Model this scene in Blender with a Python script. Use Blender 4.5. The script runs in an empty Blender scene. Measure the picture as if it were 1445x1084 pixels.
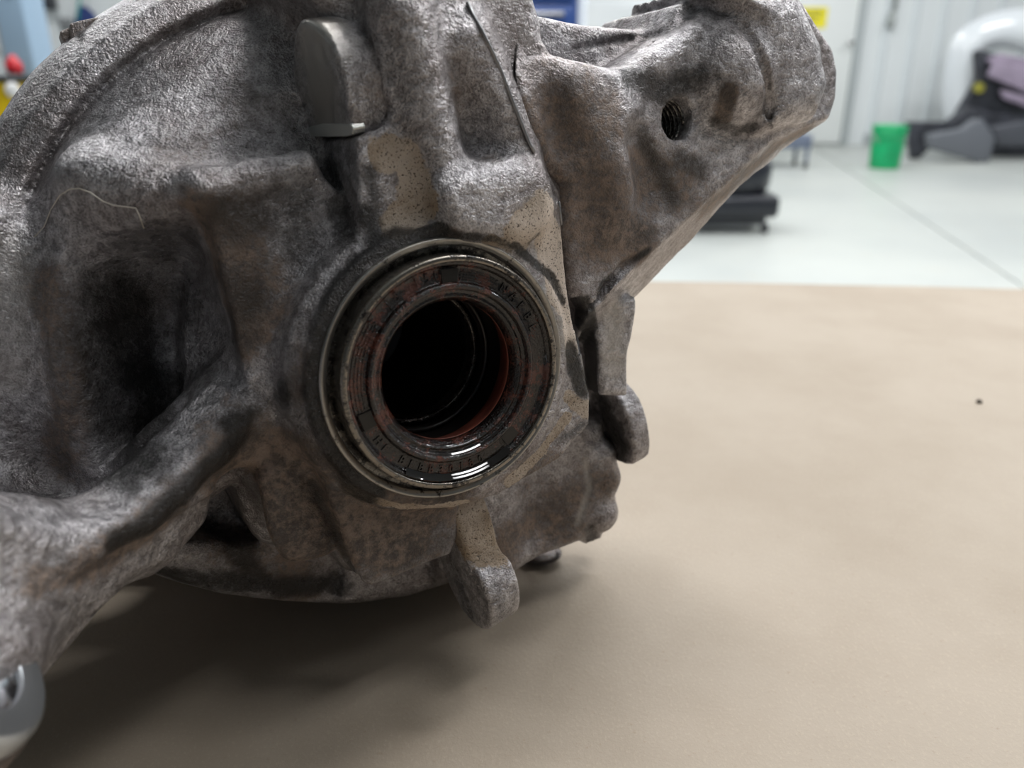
import bpy, bmesh, math, random
import numpy as np
from mathutils import Vector, Matrix

# ------------------------------------------------------------------ camera, light, exposure
S = bpy.context.scene
COL = S.collection
FPX = 1150.0                      # focal length in pixels of the 1445x1084 photograph
PITCH = math.radians(22)
CAM_Z = 0.96
BENCH_Z = 0.75
cam_d = bpy.data.cameras.new('camera')
cam = bpy.data.objects.new('camera', cam_d); COL.objects.link(cam)
cam_d.sensor_width = 36.0
cam_d.lens = FPX / 1445 * 36.0
cam_d.clip_start = 0.01; cam_d.clip_end = 60
cam.location = (0, 0, CAM_Z)
cam.rotation_euler = (math.pi/2 - PITCH, 0, 0)
cam_d.dof.use_dof = True
cam_d.dof.focus_distance = 0.255
cam_d.dof.aperture_fstop = 9.5
S.camera = cam

w = bpy.data.worlds.new('world'); S.world = w; w.use_nodes = True
w.node_tree.nodes['Background'].inputs[0].default_value = (0.80, 0.90, 1.0, 1)
w.node_tree.nodes['Background'].inputs[1].default_value = 0.3

# ceiling strip lamps of the workshop (x, y, length, heading), fixtures are built further down
STRIPS = [(0.95, 1.15, 1.5, 8), (0.9, 3.1, 1.5, 8), (2.6, 2.0, 1.5, 8), (-2.8, 3.6, 1.5, 8), (-0.3, 4.7, 1.5, 8), (4.0, 4.6, 1.5, 8),
          (-0.8, 6.6, 1.5, 8), (2.4, 7.2, 1.5, 8), (5.6, 7.2, 1.5, 8), (-4.6, 7.0, 1.5, 8), (5.4, 1.2, 1.5, 8), (1.22, -0.10, 1.5, -40.5)]
CEIL_Z = 3.6
for i, (x, y, L, a) in enumerate(STRIPS):
    for s in (-1, 1):
        ld = bpy.data.lights.new('strip_light', 'AREA'); ld.shape = 'RECTANGLE'
        ld.size = L; ld.size_y = 0.05
        ld.energy = 31 if i < len(STRIPS)-1 else 10      # the last one is kept dim and placed to glint in the seal oil; ld.color = (0.90, 0.96, 1.0)
        lo = bpy.data.objects.new('strip_light', ld); COL.objects.link(lo)
        lo.location = (x + s*0.11*math.sin(math.radians(a)), y + s*0.11*math.cos(math.radians(a)), CEIL_Z-0.112)
        lo.rotation_euler = (0, 0, math.radians(-a))

S.view_settings.view_transform = 'Standard'
S.view_settings.look = 'None'
S.view_settings.exposure = 0.0
S.view_settings.gamma = 1.0
S.view_settings.use_curve_mapping = False
S.cycles.use_denoising = True
S.cycles.max_bounces = 6
S.cycles.diffuse_bounces = 3
S.cycles.glossy_bounces = 4
S.cycles.sample_clamp_indirect = 4.0

# ------------------------------------------------------------------ frames and helpers
CX, CY = 722.5, 542.0
cp, sp = math.cos(PITCH), math.sin(PITCH)
VIEW = Matrix(((1, 0, 0, 0), (0, sp, -cp, 0), (0, cp, sp, CAM_Z), (0, 0, 0, 1)))   # bench-side frame -> world
# columns: x right, y "up" tilted by the pitch, z towards the viewer

def P(px, py, d):
    return np.array([(px-CX)/FPX*d, (CY-py)/FPX*d, -d])
def ray(px, py):
    return np.array([(px-CX)/FPX, (CY-py)/FPX, -1.0])
def world(p):
    return VIEW @ Vector(p)
def floor_at(px, py, z=0.0):
    r = VIEW.to_3x3() @ Vector(ray(px, py)); k = (z-CAM_Z)/r.z
    return Vector((0, 0, CAM_Z)) + r*k
def at_y(px, py, Y):
    r = VIEW.to_3x3() @ Vector(ray(px, py)); k = Y/r.y
    return Vector((0, 0, CAM_Z)) + r*k

# axis of the bore of the housing
NB = np.array([0.50, -0.22, 0.84]); NB /= np.linalg.norm(NB)
B0 = P(645, 530, 0.235)
UB = np.array([0, 1.0, 0]) - NB[1]*NB; UB /= np.linalg.norm(UB)
RB = np.cross(UB, NB)
def F(px, py, t=0.0):
    """point where the pixel ray meets the plane t metres behind the bore face"""
    r = ray(px, py); k = (np.dot(B0, NB)-t)/np.dot(r, NB)
    return r*k
def bore(r, a, t):
    return B0 + RB*(r*math.cos(a)) + UB*(r*math.sin(a)) - NB*t

def tag(o, label=None, cat=None, group=None, kind=None):
    if label: o['label'] = label
    if cat: o['category'] = cat
    if group: o['group'] = group
    if kind: o['kind'] = kind
    return o
def empty(name, loc=(0, 0, 0), label=None, cat=None, group=None, rot=(0, 0, 0)):
    o = bpy.data.objects.new(name, None); COL.objects.link(o)
    o.location = loc; o.rotation_euler = rot
    o.empty_display_size = 0.05
    return tag(o, label, cat, group)
def link_mesh(name, me, mat, parent=None, smooth=True, mw=None):
    o = bpy.data.objects.new(name, me); COL.objects.link(o)
    if mat: me.materials.append(mat)
    if smooth: me.polygons.foreach_set('use_smooth', [True]*len(me.polygons))
    if parent is not None:
        o.parent = parent
    if mw is not None:
        o.matrix_basis = mw
    return o

# ------------------------------------------------------------------ materials
def srgb(r, g, b):
    f = lambda c: (c/255/12.92) if c/255 <= 0.04045 else ((c/255+0.055)/1.055)**2.4
    return (f(r), f(g), f(b), 1)
def nmat(name):
    m = bpy.data.materials.new(name); m.use_nodes = True
    nt = m.node_tree; b = nt.nodes['Principled BSDF']
    return m, nt, b
def N(nt, typ, **kw):
    n = nt.nodes.new(typ)
    for k, v in kw.items():
        if k.startswith('_'): setattr(n, k[1:], v)
        else: n.inputs[k.replace('__', ' ')].default_value = v
    return n
def noise(nt, vec, scale, detail=3, rough=0.55, dist=0.0):
    n = nt.nodes.new('ShaderNodeTexNoise'); n.inputs['Scale'].default_value = scale
    n.inputs['Detail'].default_value = detail; n.inputs['Roughness'].default_value = rough
    n.inputs['Distortion'].default_value = dist
    nt.links.new(vec, n.inputs['Vector']); return n.outputs['Fac']
def ramp(nt, fac, stops):
    r = nt.nodes.new('ShaderNodeValToRGB'); el = r.color_ramp.elements
    el[0].position, el[0].color = stops[0][0], stops[0][1]
    el[1].position, el[1].color = stops[-1][0], stops[-1][1]
    for p_, c_ in stops[1:-1]:
        e = el.new(p_); e.color = c_
    nt.links.new(fac, r.inputs[0]); return r.outputs[0]
def step(nt, fac, a, b):
    m = nt.nodes.new('ShaderNodeMapRange'); m.interpolation_type = 'SMOOTHSTEP'
    m.inputs[1].default_value = a; m.inputs[2].default_value = b
    nt.links.new(fac, m.inputs[0]); return m.outputs[0]
def mix(nt, fac, a, b):
    m = nt.nodes.new('ShaderNodeMix'); m.data_type = 'RGBA'
    for sock, v in ((m.inputs[0], fac), (m.inputs[6], a), (m.inputs[7], b)):
        if isinstance(v, bpy.types.NodeSocket): nt.links.new(v, sock)
        else: sock.default_value = v
    return m.outputs[2]
def mth(nt, op, a, b=None, clamp=False):
    m = nt.nodes.new('ShaderNodeMath'); m.operation = op; m.use_clamp = clamp
    for i, v in enumerate((a, b)):
        if v is None: continue
        if isinstance(v, bpy.types.NodeSocket): nt.links.new(v, m.inputs[i])
        else: m.inputs[i].default_value = v
    return m.outputs[0]
def bump(nt, b, h, strength, dist):
    n = nt.nodes.new('ShaderNodeBump'); n.inputs['Strength'].default_value = strength
    n.inputs['Distance'].default_value = dist
    nt.links.new(h, n.inputs['Height']); nt.links.new(n.outputs[0], b.inputs['Normal']); return n
def objvec(nt):
    return nt.nodes.new('ShaderNodeTexCoord').outputs['Object']

def simple(name, col, rough=0.5, metal=0.0, bscale=0, bstr=0.2, bdist=0.001, var=0.0, vscale=20, spec=None, coat=0):
    m, nt, b = nmat(name)
    v = objvec(nt)
    c = (col[0], col[1], col[2], 1)
    if var:
        f = noise(nt, v, vscale, 4)
        c = mix(nt, step(nt, f, 0.35, 0.65), tuple(x*(1-var) for x in col[:3])+(1,), tuple(min(1, x*(1+var)) for x in col[:3])+(1,))
        nt.links.new(c, b.inputs['Base Color'])
    else:
        b.inputs['Base Color'].default_value = c
    b.inputs['Roughness'].default_value = rough; b.inputs['Metallic'].default_value = metal
    if spec is not None: b.inputs['Specular IOR Level'].default_value = spec
    if coat: b.inputs['Coat Weight'].default_value = coat; b.inputs['Coat Roughness'].default_value = 0.08
    if bscale: bump(nt, b, noise(nt, v, bscale, 3), bstr, bdist)
    return m

def cast_material():
    m, nt, b = nmat('cast_aluminium')
    v = objvec(nt)
    at = nt.nodes.new('ShaderNodeAttribute'); at.attribute_name = 'stain_shade'
    sep = nt.nodes.new('ShaderNodeSeparateColor'); nt.links.new(at.outputs['Color'], sep.inputs[0])
    oil, tan, grime, bare_light = sep.outputs[0], sep.outputs[1], sep.outputs[2], at.outputs['Alpha']
    fine = noise(nt, v, 1500, 3, 0.6)
    mid = noise(nt, v, 300, 5, 0.65)
    big = noise(nt, v, 28, 4, 0.6)
    ragged = mth(nt, 'ADD', mth(nt, 'MULTIPLY', noise(nt, v, 420, 5, 0.75, 0.4), 0.55), mth(nt, 'MULTIPLY', noise(nt, v, 75, 5, 0.7), 0.45))
    base = mix(nt, step(nt, mid, 0.32, 0.7), srgb(150, 147, 149), srgb(216, 213, 216))
    base = mix(nt, mth(nt, 'MULTIPLY', step(nt, big, 0.42, 0.66), 0.45), base, srgb(118, 104, 98))
    # pits hold dark dirt
    pit = step(nt, fine, 0.52, 0.40)
    base = mix(nt, mth(nt, 'MULTIPLY', pit, 0.4), base, srgb(60, 54, 52))
    # brown grime, partly painted shade under the ledge and lower down
    gk = step(nt, mth(nt, 'ADD', grime, mth(nt, 'MULTIPLY', mth(nt, 'SUBTRACT', ragged, 0.5), 1.2)), 0.20, 0.70)
    gcol = mix(nt, step(nt, ragged, 0.42, 0.6), srgb(64, 54, 47), srgb(136, 116, 101))
    base = mix(nt, mth(nt, 'MULTIPLY', gk, 0.9), base, gcol)
    # tan corroded skin
    tk = step(nt, mth(nt, 'ADD', tan, mth(nt, 'MULTIPLY', mth(nt, 'SUBTRACT', ragged, 0.5), 1.1)), 0.42, 0.55)
    tcol = mix(nt, step(nt, big, 0.35, 0.65), srgb(146, 126, 102), srgb(204, 190, 176))
    tcol = mix(nt, mth(nt, 'MULTIPLY', bare_light, 0.9), tcol, srgb(236, 222, 210))
    tcol = mix(nt, step(nt, fine, 0.44, 0.34), tcol, srgb(70, 55, 42))
    base = mix(nt, tk, base, tcol)
    # clean machined metal, and light painted on the left column
    base = mix(nt, mth(nt, 'MULTIPLY', bare_light, mth(nt, 'SUBTRACT', 1.0, tk)), base, srgb(186, 182, 176))
    # oil, and shade painted with its strokes
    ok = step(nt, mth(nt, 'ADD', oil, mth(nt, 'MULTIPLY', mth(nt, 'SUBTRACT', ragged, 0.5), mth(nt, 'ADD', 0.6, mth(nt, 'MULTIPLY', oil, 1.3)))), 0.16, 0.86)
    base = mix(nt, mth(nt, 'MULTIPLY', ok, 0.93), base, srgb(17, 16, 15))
    nt.links.new(base, b.inputs['Base Color'])
    met = mth(nt, 'MULTIPLY', mth(nt, 'SUBTRACT', 1.0, mth(nt, 'MAXIMUM', mth(nt, 'MAXIMUM', gk, tk), ok)), 0.85)
    nt.links.new(met, b.inputs['Metallic'])
    r = mth(nt, 'ADD', mth(nt, 'MULTIPLY', mid, 0.22), 0.25)
    r = mth(nt, 'ADD', r, mth(nt, 'MULTIPLY', gk, 0.12))
    r = mth(nt, 'SUBTRACT', r, mth(nt, 'MULTIPLY', ok, 0.17))
    nt.links.new(r, b.inputs['Roughness'])
    h = mth(nt, 'ADD', mth(nt, 'MULTIPLY', fine, 0.6), mth(nt, 'MULTIPLY', mid, 1.8))
    h = mth(nt, 'MULTIPLY', h, mth(nt, 'SUBTRACT', 1.0, mth(nt, 'MULTIPLY', bare_light, 0.85)))
    bump(nt, b, h, 0.75, 0.0011)
    return m
M_CAST = cast_material()

# ------------------------------------------------------------------ signed distance modelling (cast shapes)
def unit(v):
    v = np.asarray(v, float); return v/np.linalg.norm(v)

class Field:
    def __init__(self, lo, hi, h):
        self.lo = np.array(lo, float); self.h = h
        self.n = np.ceil((np.array(hi)-self.lo)/h).astype(int)+1
        self.f = np.full(self.n, 0.02, np.float32)
        self.ax = [(self.lo[i]+h*np.arange(self.n[i])).astype(np.float32) for i in range(3)]
    def box(self, pts, pad):
        pts = np.array(pts); a = pts.min(0)-pad; b = pts.max(0)+pad
        i0 = np.clip(np.floor((a-self.lo)/self.h).astype(int), 0, self.n)
        i1 = np.clip(np.ceil((b-self.lo)/self.h).astype(int)+1, 0, self.n)
        return tuple(slice(i0[i], max(i0[i], i1[i])) for i in range(3))
    def coords(self, sl):
        return (self.ax[0][sl[0]][:, None, None], self.ax[1][sl[1]][None, :, None], self.ax[2][sl[2]][None, None, :])
    def apply(self, pts, fn, k=0.003, op='add', pad=None):
        sl = self.box(pts, (pad if pad is not None else 0.004)+k)
        if min(s.stop-s.start for s in sl) <= 0: return
        X, Y, Z = self.coords(sl)
        d = fn(X, Y, Z).astype(np.float32); a = self.f[sl]
        if op == 'add':
            h = np.maximum(k-np.abs(a-d), 0)/k
            self.f[sl] = np.minimum(a, d)-h*h*k*0.25
        elif op == 'sub':
            h = np.maximum(k-np.abs(a+d), 0)/k
            self.f[sl] = np.maximum(a, -d)+h*h*k*0.25
    # --- shapes
    def capsule(self, a, b, ra, rb=None, k=0.004, op='add'):
        a = np.asarray(a, float); b = np.asarray(b, float); rb = ra if rb is None else rb
        ab = b-a; L2 = max(np.dot(ab, ab), 1e-9)
        def fn(X, Y, Z):
            t = np.clip(((X-a[0])*ab[0]+(Y-a[1])*ab[1]+(Z-a[2])*ab[2])/L2, 0, 1)
            dx = X-a[0]-t*ab[0]; dy = Y-a[1]-t*ab[1]; dz = Z-a[2]-t*ab[2]
            return np.sqrt(dx*dx+dy*dy+dz*dz)-(ra+(rb-ra)*t)
        self.apply([a, b], fn, k, op, max(ra, rb)+0.003)
    def chain(self, pts, r, k=0.004, op='add'):
        rs = r if isinstance(r, (list, tuple)) else [r]*len(pts)
        for i in range(len(pts)-1): self.capsule(pts[i], pts[i+1], rs[i], rs[i+1], k, op)
    def ellipsoid(self, c, axes, radii, k=0.006, op='add'):
        c = np.asarray(c, float); A = np.array([unit(x) for x in axes]); R = radii
        def fn(X, Y, Z):
            dx, dy, dz = X-c[0], Y-c[1], Z-c[2]
            q = [(dx*A[i][0]+dy*A[i][1]+dz*A[i][2]) for i in range(3)]
            k0 = np.sqrt(sum((q[i]/R[i])**2 for i in range(3)))+1e-6
            k1 = np.sqrt(sum((q[i]/R[i]**2)**2 for i in range(3)))+1e-6
            return k0*(k0-1)/k1
        self.apply([c], fn, k, op, max(R)+0.004)
    def prism(self, poly, n, depth, rnd=0.003, k=0.004, op='add', taper=0.0, front=None):
        """poly: 3D points on the plane normal to n; the solid runs from front (default the plane) to depth behind it"""
        n = unit(n); pts = np.array(poly); o = pts.mean(0)
        u = unit(np.cross([0.1, 1.0, 0.05], n)); v = np.cross(n, u)
        q = np.stack([(pts-o)@u, (pts-o)@v], 1)
        fr = 0.0 if front is None else front
        def fn(X, Y, Z):
            dx, dy, dz = X-o[0], Y-o[1], Z-o[2]
            a = dx*u[0]+dy*u[1]+dz*u[2]; b = dx*v[0]+dy*v[1]+dz*v[2]; s = -(dx*n[0]+dy*n[1]+dz*n[2])
            d2 = poly2(q, a, b)
            if taper: d2 = (d2+taper*(s-fr))/math.sqrt(1+taper*taper)
            ds = np.abs(s-(fr+depth)/2)-(depth-fr)/2
            w0 = d2+rnd; w1 = ds+rnd
            return np.minimum(np.maximum(w0, w1), 0)+np.sqrt(np.maximum(w0, 0)**2+np.maximum(w1, 0)**2)-rnd
        allp = np.concatenate([pts-n*fr, pts-n*depth])
        self.apply(allp, fn, k, op, 0.003)
    def revolve(self, prof, c, n, rnd=0.002, k=0.004, op='add'):
        """prof: (radius, depth behind c) polygon turned about the axis"""
        n = unit(n); c = np.asarray(c, float); q = np.array(prof, float)
        R = q[:, 0].max(); t0, t1 = q[:, 1].min(), q[:, 1].max()
        def fn(X, Y, Z):
            dx, dy, dz = X-c[0], Y-c[1], Z-c[2]
            t = -(dx*n[0]+dy*n[1]+dz*n[2])
            r = np.sqrt(np.maximum(dx*dx+dy*dy+dz*dz-t*t, 0))
            return poly2(q, r, t)-rnd
        self.apply([c-n*t0, c-n*t1], fn, k, op, R+rnd+0.003)
    def halfspace(self, p, n, pts, pad=0.02, k=0.003):
        """cuts away the side n points to, inside the box round pts"""
        n = unit(n); p = np.asarray(p, float)
        self.apply(pts, lambda X, Y, Z: ((X-p[0])*n[0]+(Y-p[1])*n[1]+(Z-p[2])*n[2])*-1.0, k, 'sub', pad)
    def wedge(self, planes, pts, pad=0.02, k=0.001):
        """cuts away what lies outside all the given planes at once"""
        pl = [(np.asarray(p, float), unit(n)) for p, n in planes]
        def fn(X, Y, Z):
            d = None
            for p, n in pl:
                e = -((X-p[0])*n[0]+(Y-p[1])*n[1]+(Z-p[2])*n[2]); d = e if d is None else np.maximum(d, e)
            return d
        self.apply(pts, fn, k, 'sub', pad)
    def hit(self, px, py, d0=0.12, d1=0.45):
        r = ray(px, py); ds = np.arange(d0, d1, self.h*0.4)
        ps = r[None, :]*ds[:, None]
        idx = np.round((ps-self.lo)/self.h).astype(int)
        ok = np.all((idx >= 0) & (idx < self.n), 1)
        val = np.ones(len(ds)); ii = idx[ok]; val[ok] = self.f[ii[:, 0], ii[:, 1], ii[:, 2]]
        w_ = np.nonzero(val < 0)[0]
        return ps[w_[0]] if len(w_) else None
    def groove(self, pts, r, k=.0008):
        hp = [self.hit(*p) for p in pts]; hp = [h for h in hp if h is not None]
        rs = r if isinstance(r, (list, tuple)) else [r*.4]+[r]*(len(hp)-2)+[r*.4]
        for i in range(len(hp)-1): self.capsule(hp[i], hp[i+1], rs[i], rs[i+1], k, 'sub')
    def wobble(self, amp, cell, seed):
        rng = np.random.RandomState(seed)
        m = [max(2, int(self.n[i]*self.h/cell)+2) for i in range(3)]
        g = rng.uniform(-1, 1, m).astype(np.float32)
        for i in range(3):
            t = np.linspace(0, m[i]-1.001, self.n[i]); j = t.astype(int); fr = (t-j).astype(np.float32); fr = fr*fr*(3-2*fr)
            sh = [1, 1, 1]; sh[i] = -1; fr = fr.reshape(sh)
            g = np.take(g, j, i)*(1-fr)+np.take(g, j+1, i)*fr
        self.f += g*amp
    def mesh(self, name):
        f = self.f; h = self.h; f[0] = f[-1] = 0.01; f[:, 0] = f[:, -1] = 0.01; f[:, :, 0] = f[:, :, -1] = 0.01
        s = f < 0
        c = np.zeros(tuple(self.n-1), np.uint8)
        for a in (0, 1):
            for b in (0, 1):
                for d in (0, 1):
                    c += s[a:self.n[0]-1+a, b:self.n[1]-1+b, d:self.n[2]-1+d]
        cells = np.argwhere((c > 0) & (c < 8)); del c
        K = len(cells)
        acc = np.zeros((K, 3)); cnt = np.zeros(K)
        off = [(a, b, d) for a in (0, 1) for b in (0, 1) for d in (0, 1)]
        val = {o: f[cells[:, 0]+o[0], cells[:, 1]+o[1], cells[:, 2]+o[2]].astype(np.float64) for o in off}
        for o in off:
            for ax in range(3):
                if o[ax]: continue
                o2 = list(o); o2[ax] = 1; o2 = tuple(o2)
                a, b = val[o], val[o2]; m = (a < 0) != (b < 0)
                t = np.where(m, a/np.where(m, a-b, 1), 0)
                pt = np.zeros((K, 3)); pt[:] = o; pt[:, ax] = t
                acc[m] += pt[m]; cnt[m] += 1
        verts = self.lo+(cells+acc/cnt[:, None])*h
        nn = self.n-1
        lin = lambda q: (q[:, 0]*nn[1]+q[:, 1])*nn[2]+q[:, 2]
        keys = lin(cells)                       # sorted
        quads = []
        for ax in range(3):
            u_, v_ = (ax+1) % 3, (ax+2) % 3
            sl0 = [slice(None)]*3; sl1 = [slice(None)]*3; sl0[ax] = slice(0, -1); sl1[ax] = slice(1, None)
            ch = s[tuple(sl0)] != s[tuple(sl1)]
            e = np.argwhere(ch)
            e = e[(e[:, u_] > 0) & (e[:, v_] > 0)]
            pos = s[tuple(sl0)][e[:, 0], e[:, 1], e[:, 2]]
            idx = []
            for du, dv in ((0, 0), (1, 0), (1, 1), (0, 1)):
                q = e.copy(); q[:, u_] -= du; q[:, v_] -= dv
                idx.append(np.searchsorted(keys, lin(q)))
            q = np.stack(idx, 1); q[~pos] = q[~pos][:, ::-1]
            quads.append(q[:, ::-1] if False else q)
        quads = np.concatenate(quads)
        me = bpy.data.meshes.new(name)
        me.vertices.add(K); me.vertices.foreach_set('co', verts.astype(np.float32).ravel())
        me.loops.add(len(quads)*4); me.loops.foreach_set('vertex_index', quads.astype(np.int32).ravel())
        me.polygons.add(len(quads)); me.polygons.foreach_set('loop_start', np.arange(0, len(quads)*4, 4, dtype=np.int32))
        me.update(calc_edges=True); me.validate()
        return me, verts

def poly2(q, a, b):
    """signed distance to a 2D polygon"""
    n = len(q); d = None; s = None
    j = n-1
    for i in range(n):
        e0, e1 = float(q[j, 0]-q[i, 0]), float(q[j, 1]-q[i, 1])
        w0 = a-float(q[i, 0]); w1 = b-float(q[i, 1])
        t = np.clip((w0*e0+w1*e1)/(e0*e0+e1*e1+1e-12), 0, 1)
        dd = (w0-e0*t)**2+(w1-e1*t)**2
        c1 = b >= float(q[i, 1]); c2 = b < float(q[j, 1]); c3 = e0*w1 > e1*w0
        flip = (c1 & c2 & c3) | (~c1 & ~c2 & ~c3)
        if d is None: d = dd; s = np.where(flip, -1.0, 1.0)
        else: d = np.minimum(d, dd); s = np.where(flip, -s, s)
        j = i
    return s*np.sqrt(d)

def smooth_poly(pts, it=2):
    p = np.array(pts, float)
    for _ in range(it):
        n = np.roll(p, -1, 0)
        p = np.stack([p*0.75+n*0.25, p*0.25+n*0.75], 1).reshape(-1, p.shape[1])
    return p

def FN(poly, t, sm=0):
    if sm: poly = smooth_poly(poly, sm)
    return [F(x, y, t) for x, y in poly]

def lattice(v, cell, seed):
    rng = np.random.RandomState(seed); lo = v.min(0); m = ((v.max(0)-lo)/cell).astype(int)+3
    g = rng.uniform(-1, 1, m)
    q = (v-lo)/cell; i = q.astype(int); f = q-i; f = f*f*(3-2*f); out = 0
    for a in (0, 1):
        for b in (0, 1):
            for c in (0, 1):
                w_ = (f[:, 0] if a else 1-f[:, 0])*(f[:, 1] if b else 1-f[:, 1])*(f[:, 2] if c else 1-f[:, 2])
                out = out+w_*g[i[:, 0]+a, i[:, 1]+b, i[:, 2]+c]
    return out

def paint(me, verts, strokes, field, base=(0, 0, 0, 0)):
    """strokes: (channel, [(px,py)...], radius_px, strength); each stroke is laid on the surface itself as 3D capsules"""
    c = np.zeros((len(verts), 4), np.float32); c[:] = base
    nz = lattice(verts, .007, 1)*.55+lattice(verts, .0028, 2)*.35+lattice(verts, .018, 3)*.3
    for ch, pts, rpx, st in strokes:
        hp = []
        for p in pts:
            h_ = field.hit(*p)
            if h_ is not None: hp.append(h_)
        if not hp: continue
        if len(hp) == 1: hp = hp*2
        for a, b in zip(hp[:-1], hp[1:]):
            r = rpx/FPX*abs(a[2]+b[2])/2
            ab = b-a; L2 = max(ab@ab, 1e-9)
            w_ = verts-a; t = np.clip(w_@ab/L2, 0, 1)
            d = np.linalg.norm(w_-t[:, None]*ab, axis=1)/r+nz*.40
            m = d < 1.6
            v = np.clip((1.6-d[m])/1.4, 0, 1); v = v*v*(3-2*v)*st
            c[m, ch] = np.maximum(c[m, ch], v) if st > 0 else np.maximum(0, np.minimum(c[m, ch], 1+v*1.0) if False else c[m, ch]+v)
    at = me.color_attributes.new('stain_shade', 'FLOAT_COLOR', 'POINT')
    at.data.foreach_set('color', np.clip(c, 0, 1).ravel())

OIL_SHADE, TAN, GRIME_SHADE, BARE_LIGHT = 0, 1, 2, 3

# ------------------------------------------------------------------ generic mesh builders (world frame)
def bm_obj(name, bm, mat, parent=None, smooth=False, bevel=0, seg=2, loc=None, rot=None):
    me = bpy.data.meshes.new(name); bmesh.ops.recalc_face_normals(bm, faces=bm.faces)
    bm.to_mesh(me); bm.free()
    o = link_mesh(name, me, mat, parent, smooth)
    if loc is not None: o.location = loc
    if rot is not None: o.rotation_euler = rot
    if bevel:
        m = o.modifiers.new('bevel', 'BEVEL'); m.width = bevel; m.segments = seg; m.limit_method = 'ANGLE'; m.angle_limit = math.radians(35)
        o.data.polygons.foreach_set('use_smooth', [True]*len(o.data.polygons))
    return o
def bm_box(bm, c, s, rz=0):
    vs = []
    cr, sr = math.cos(rz), math.sin(rz)
    for dz in (-1, 1):
        for dx, dy in ((-1, -1), (1, -1), (1, 1), (-1, 1)):
            x, y = dx*s[0]/2, dy*s[1]/2
            vs.append(bm.verts.new((c[0]+x*cr-y*sr, c[1]+x*sr+y*cr, c[2]+dz*s[2]/2)))
    for f in ((3, 2, 1, 0), (4, 5, 6, 7), (0, 1, 5, 4), (1, 2, 6, 5), (2, 3, 7, 6), (3, 0, 4, 7)):
        bm.faces.new([vs[i] for i in f])
def box(name, c, s, mat, parent=None, bevel=0, rz=0):
    bm = bmesh.new(); bm_box(bm, c, s, rz); return bm_obj(name, bm, mat, parent, bevel=bevel)
def bm_tube(bm, pts, r, seg=10, cap=True):
    pts = [Vector(p) for p in pts]; rings = []
    up = None
    for i, p in enumerate(pts):
        d = (pts[min(i+1, len(pts)-1)]-pts[max(i-1, 0)]).normalized()
        if up is None:
            up = Vector((0, 0, 1)) if abs(d.z) < 0.9 else Vector((1, 0, 0))
        s_ = d.cross(up).normalized(); up = s_.cross(d).normalized()
        rr = r[i] if isinstance(r, (list, tuple)) else r
        rings.append([bm.verts.new(p+(s_*math.cos(a)+up*math.sin(a))*rr) for a in [2*math.pi*k/seg for k in range(seg)]])
    for a, b in zip(rings[:-1], rings[1:]):
        for k in range(seg): bm.faces.new((a[k], a[(k+1) % seg], b[(k+1) % seg], b[k]))
    if cap:
        bm.faces.new(rings[0][::-1]); bm.faces.new(rings[-1])
def tube(name, pts, r, mat, parent=None, seg=10):
    bm = bmesh.new(); bm_tube(bm, pts, r, seg); return bm_obj(name, bm, mat, parent, smooth=True)
def bm_lathe(bm, prof, frame=None, seg=64, closed=False, jit=0.0):
    """prof (r, z) turned about z; frame maps (x,y,z)->point"""
    fr = frame or (lambda x, y, z: (x, y, z))
    rings = []
    for r, z in prof:
        rings.append([bm.verts.new(fr(r*math.cos(2*math.pi*k/seg), r*math.sin(2*math.pi*k/seg), z)) for k in range(seg)])
    pairs = list(zip(rings[:-1], rings[1:]))
    if closed: pairs.append((rings[-1], rings[0]))
    for a, b in pairs:
        for k in range(seg): bm.faces.new((a[k], a[(k+1) % seg], b[(k+1) % seg], b[k]))
    return rings
def extr(name, poly, y0, y1, mat, parent=None, bevel=0):
    """polygon in x,z extruded along y"""
    bm = bmesh.new()
    a = [bm.verts.new((x, y0, z)) for x, z in poly]; b = [bm.verts.new((x, y1, z)) for x, z in poly]
    n = len(poly); bm.faces.new(a); bm.faces.new(b[::-1])
    for i in range(n): bm.faces.new((a[i], b[i], b[(i+1) % n], a[(i+1) % n]))
    return bm_obj(name, bm, mat, parent, bevel=bevel)

# ------------------------------------------------------------------ room shell
X0, X1, Y0, Y1 = -6.5, 7.5, -5.0, 9.75
M_WALL = simple('white_wall_paint', (0.74, 0.78, 0.79), 0.45, bscale=60, bstr=0.05)
M_WALLD = simple('grey_wall_paint', (0.22, 0.24, 0.26), 0.6)
M_CEIL = simple('ceiling_grey', (0.50, 0.52, 0.54), 0.8)

def floor_material():
    m, nt, b = nmat('epoxy_floor')
    v = objvec(nt)
    n1 = noise(nt, v, 0.8, 4); n2 = noise(nt, v, 5, 5, 0.7); n3 = noise(nt, v, 160, 2)
    c = mix(nt, step(nt, n1, 0.3, 0.7), srgb(168, 173, 171), srgb(182, 186, 182))
    c = mix(nt, mth(nt, 'MULTIPLY', step(nt, n2, 0.56, 0.75), 0.35), c, srgb(184, 178, 164))
    c = mix(nt, mth(nt, 'MULTIPLY', step(nt, n3, 0.6, 0.7), 0.2), c, srgb(150, 156, 156))
    nt.links.new(c, b.inputs['Base Color'])
    b.inputs['Roughness'].default_value = 0.42
    bump(nt, b, n3, 0.1, 0.001)
    return m
M_FLOOR = floor_material()
def struct(name, bm, mat, bevel=0):
    o = bm_obj(name, bm, mat, bevel=bevel); o['kind'] = 'structure'; return o
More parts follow.
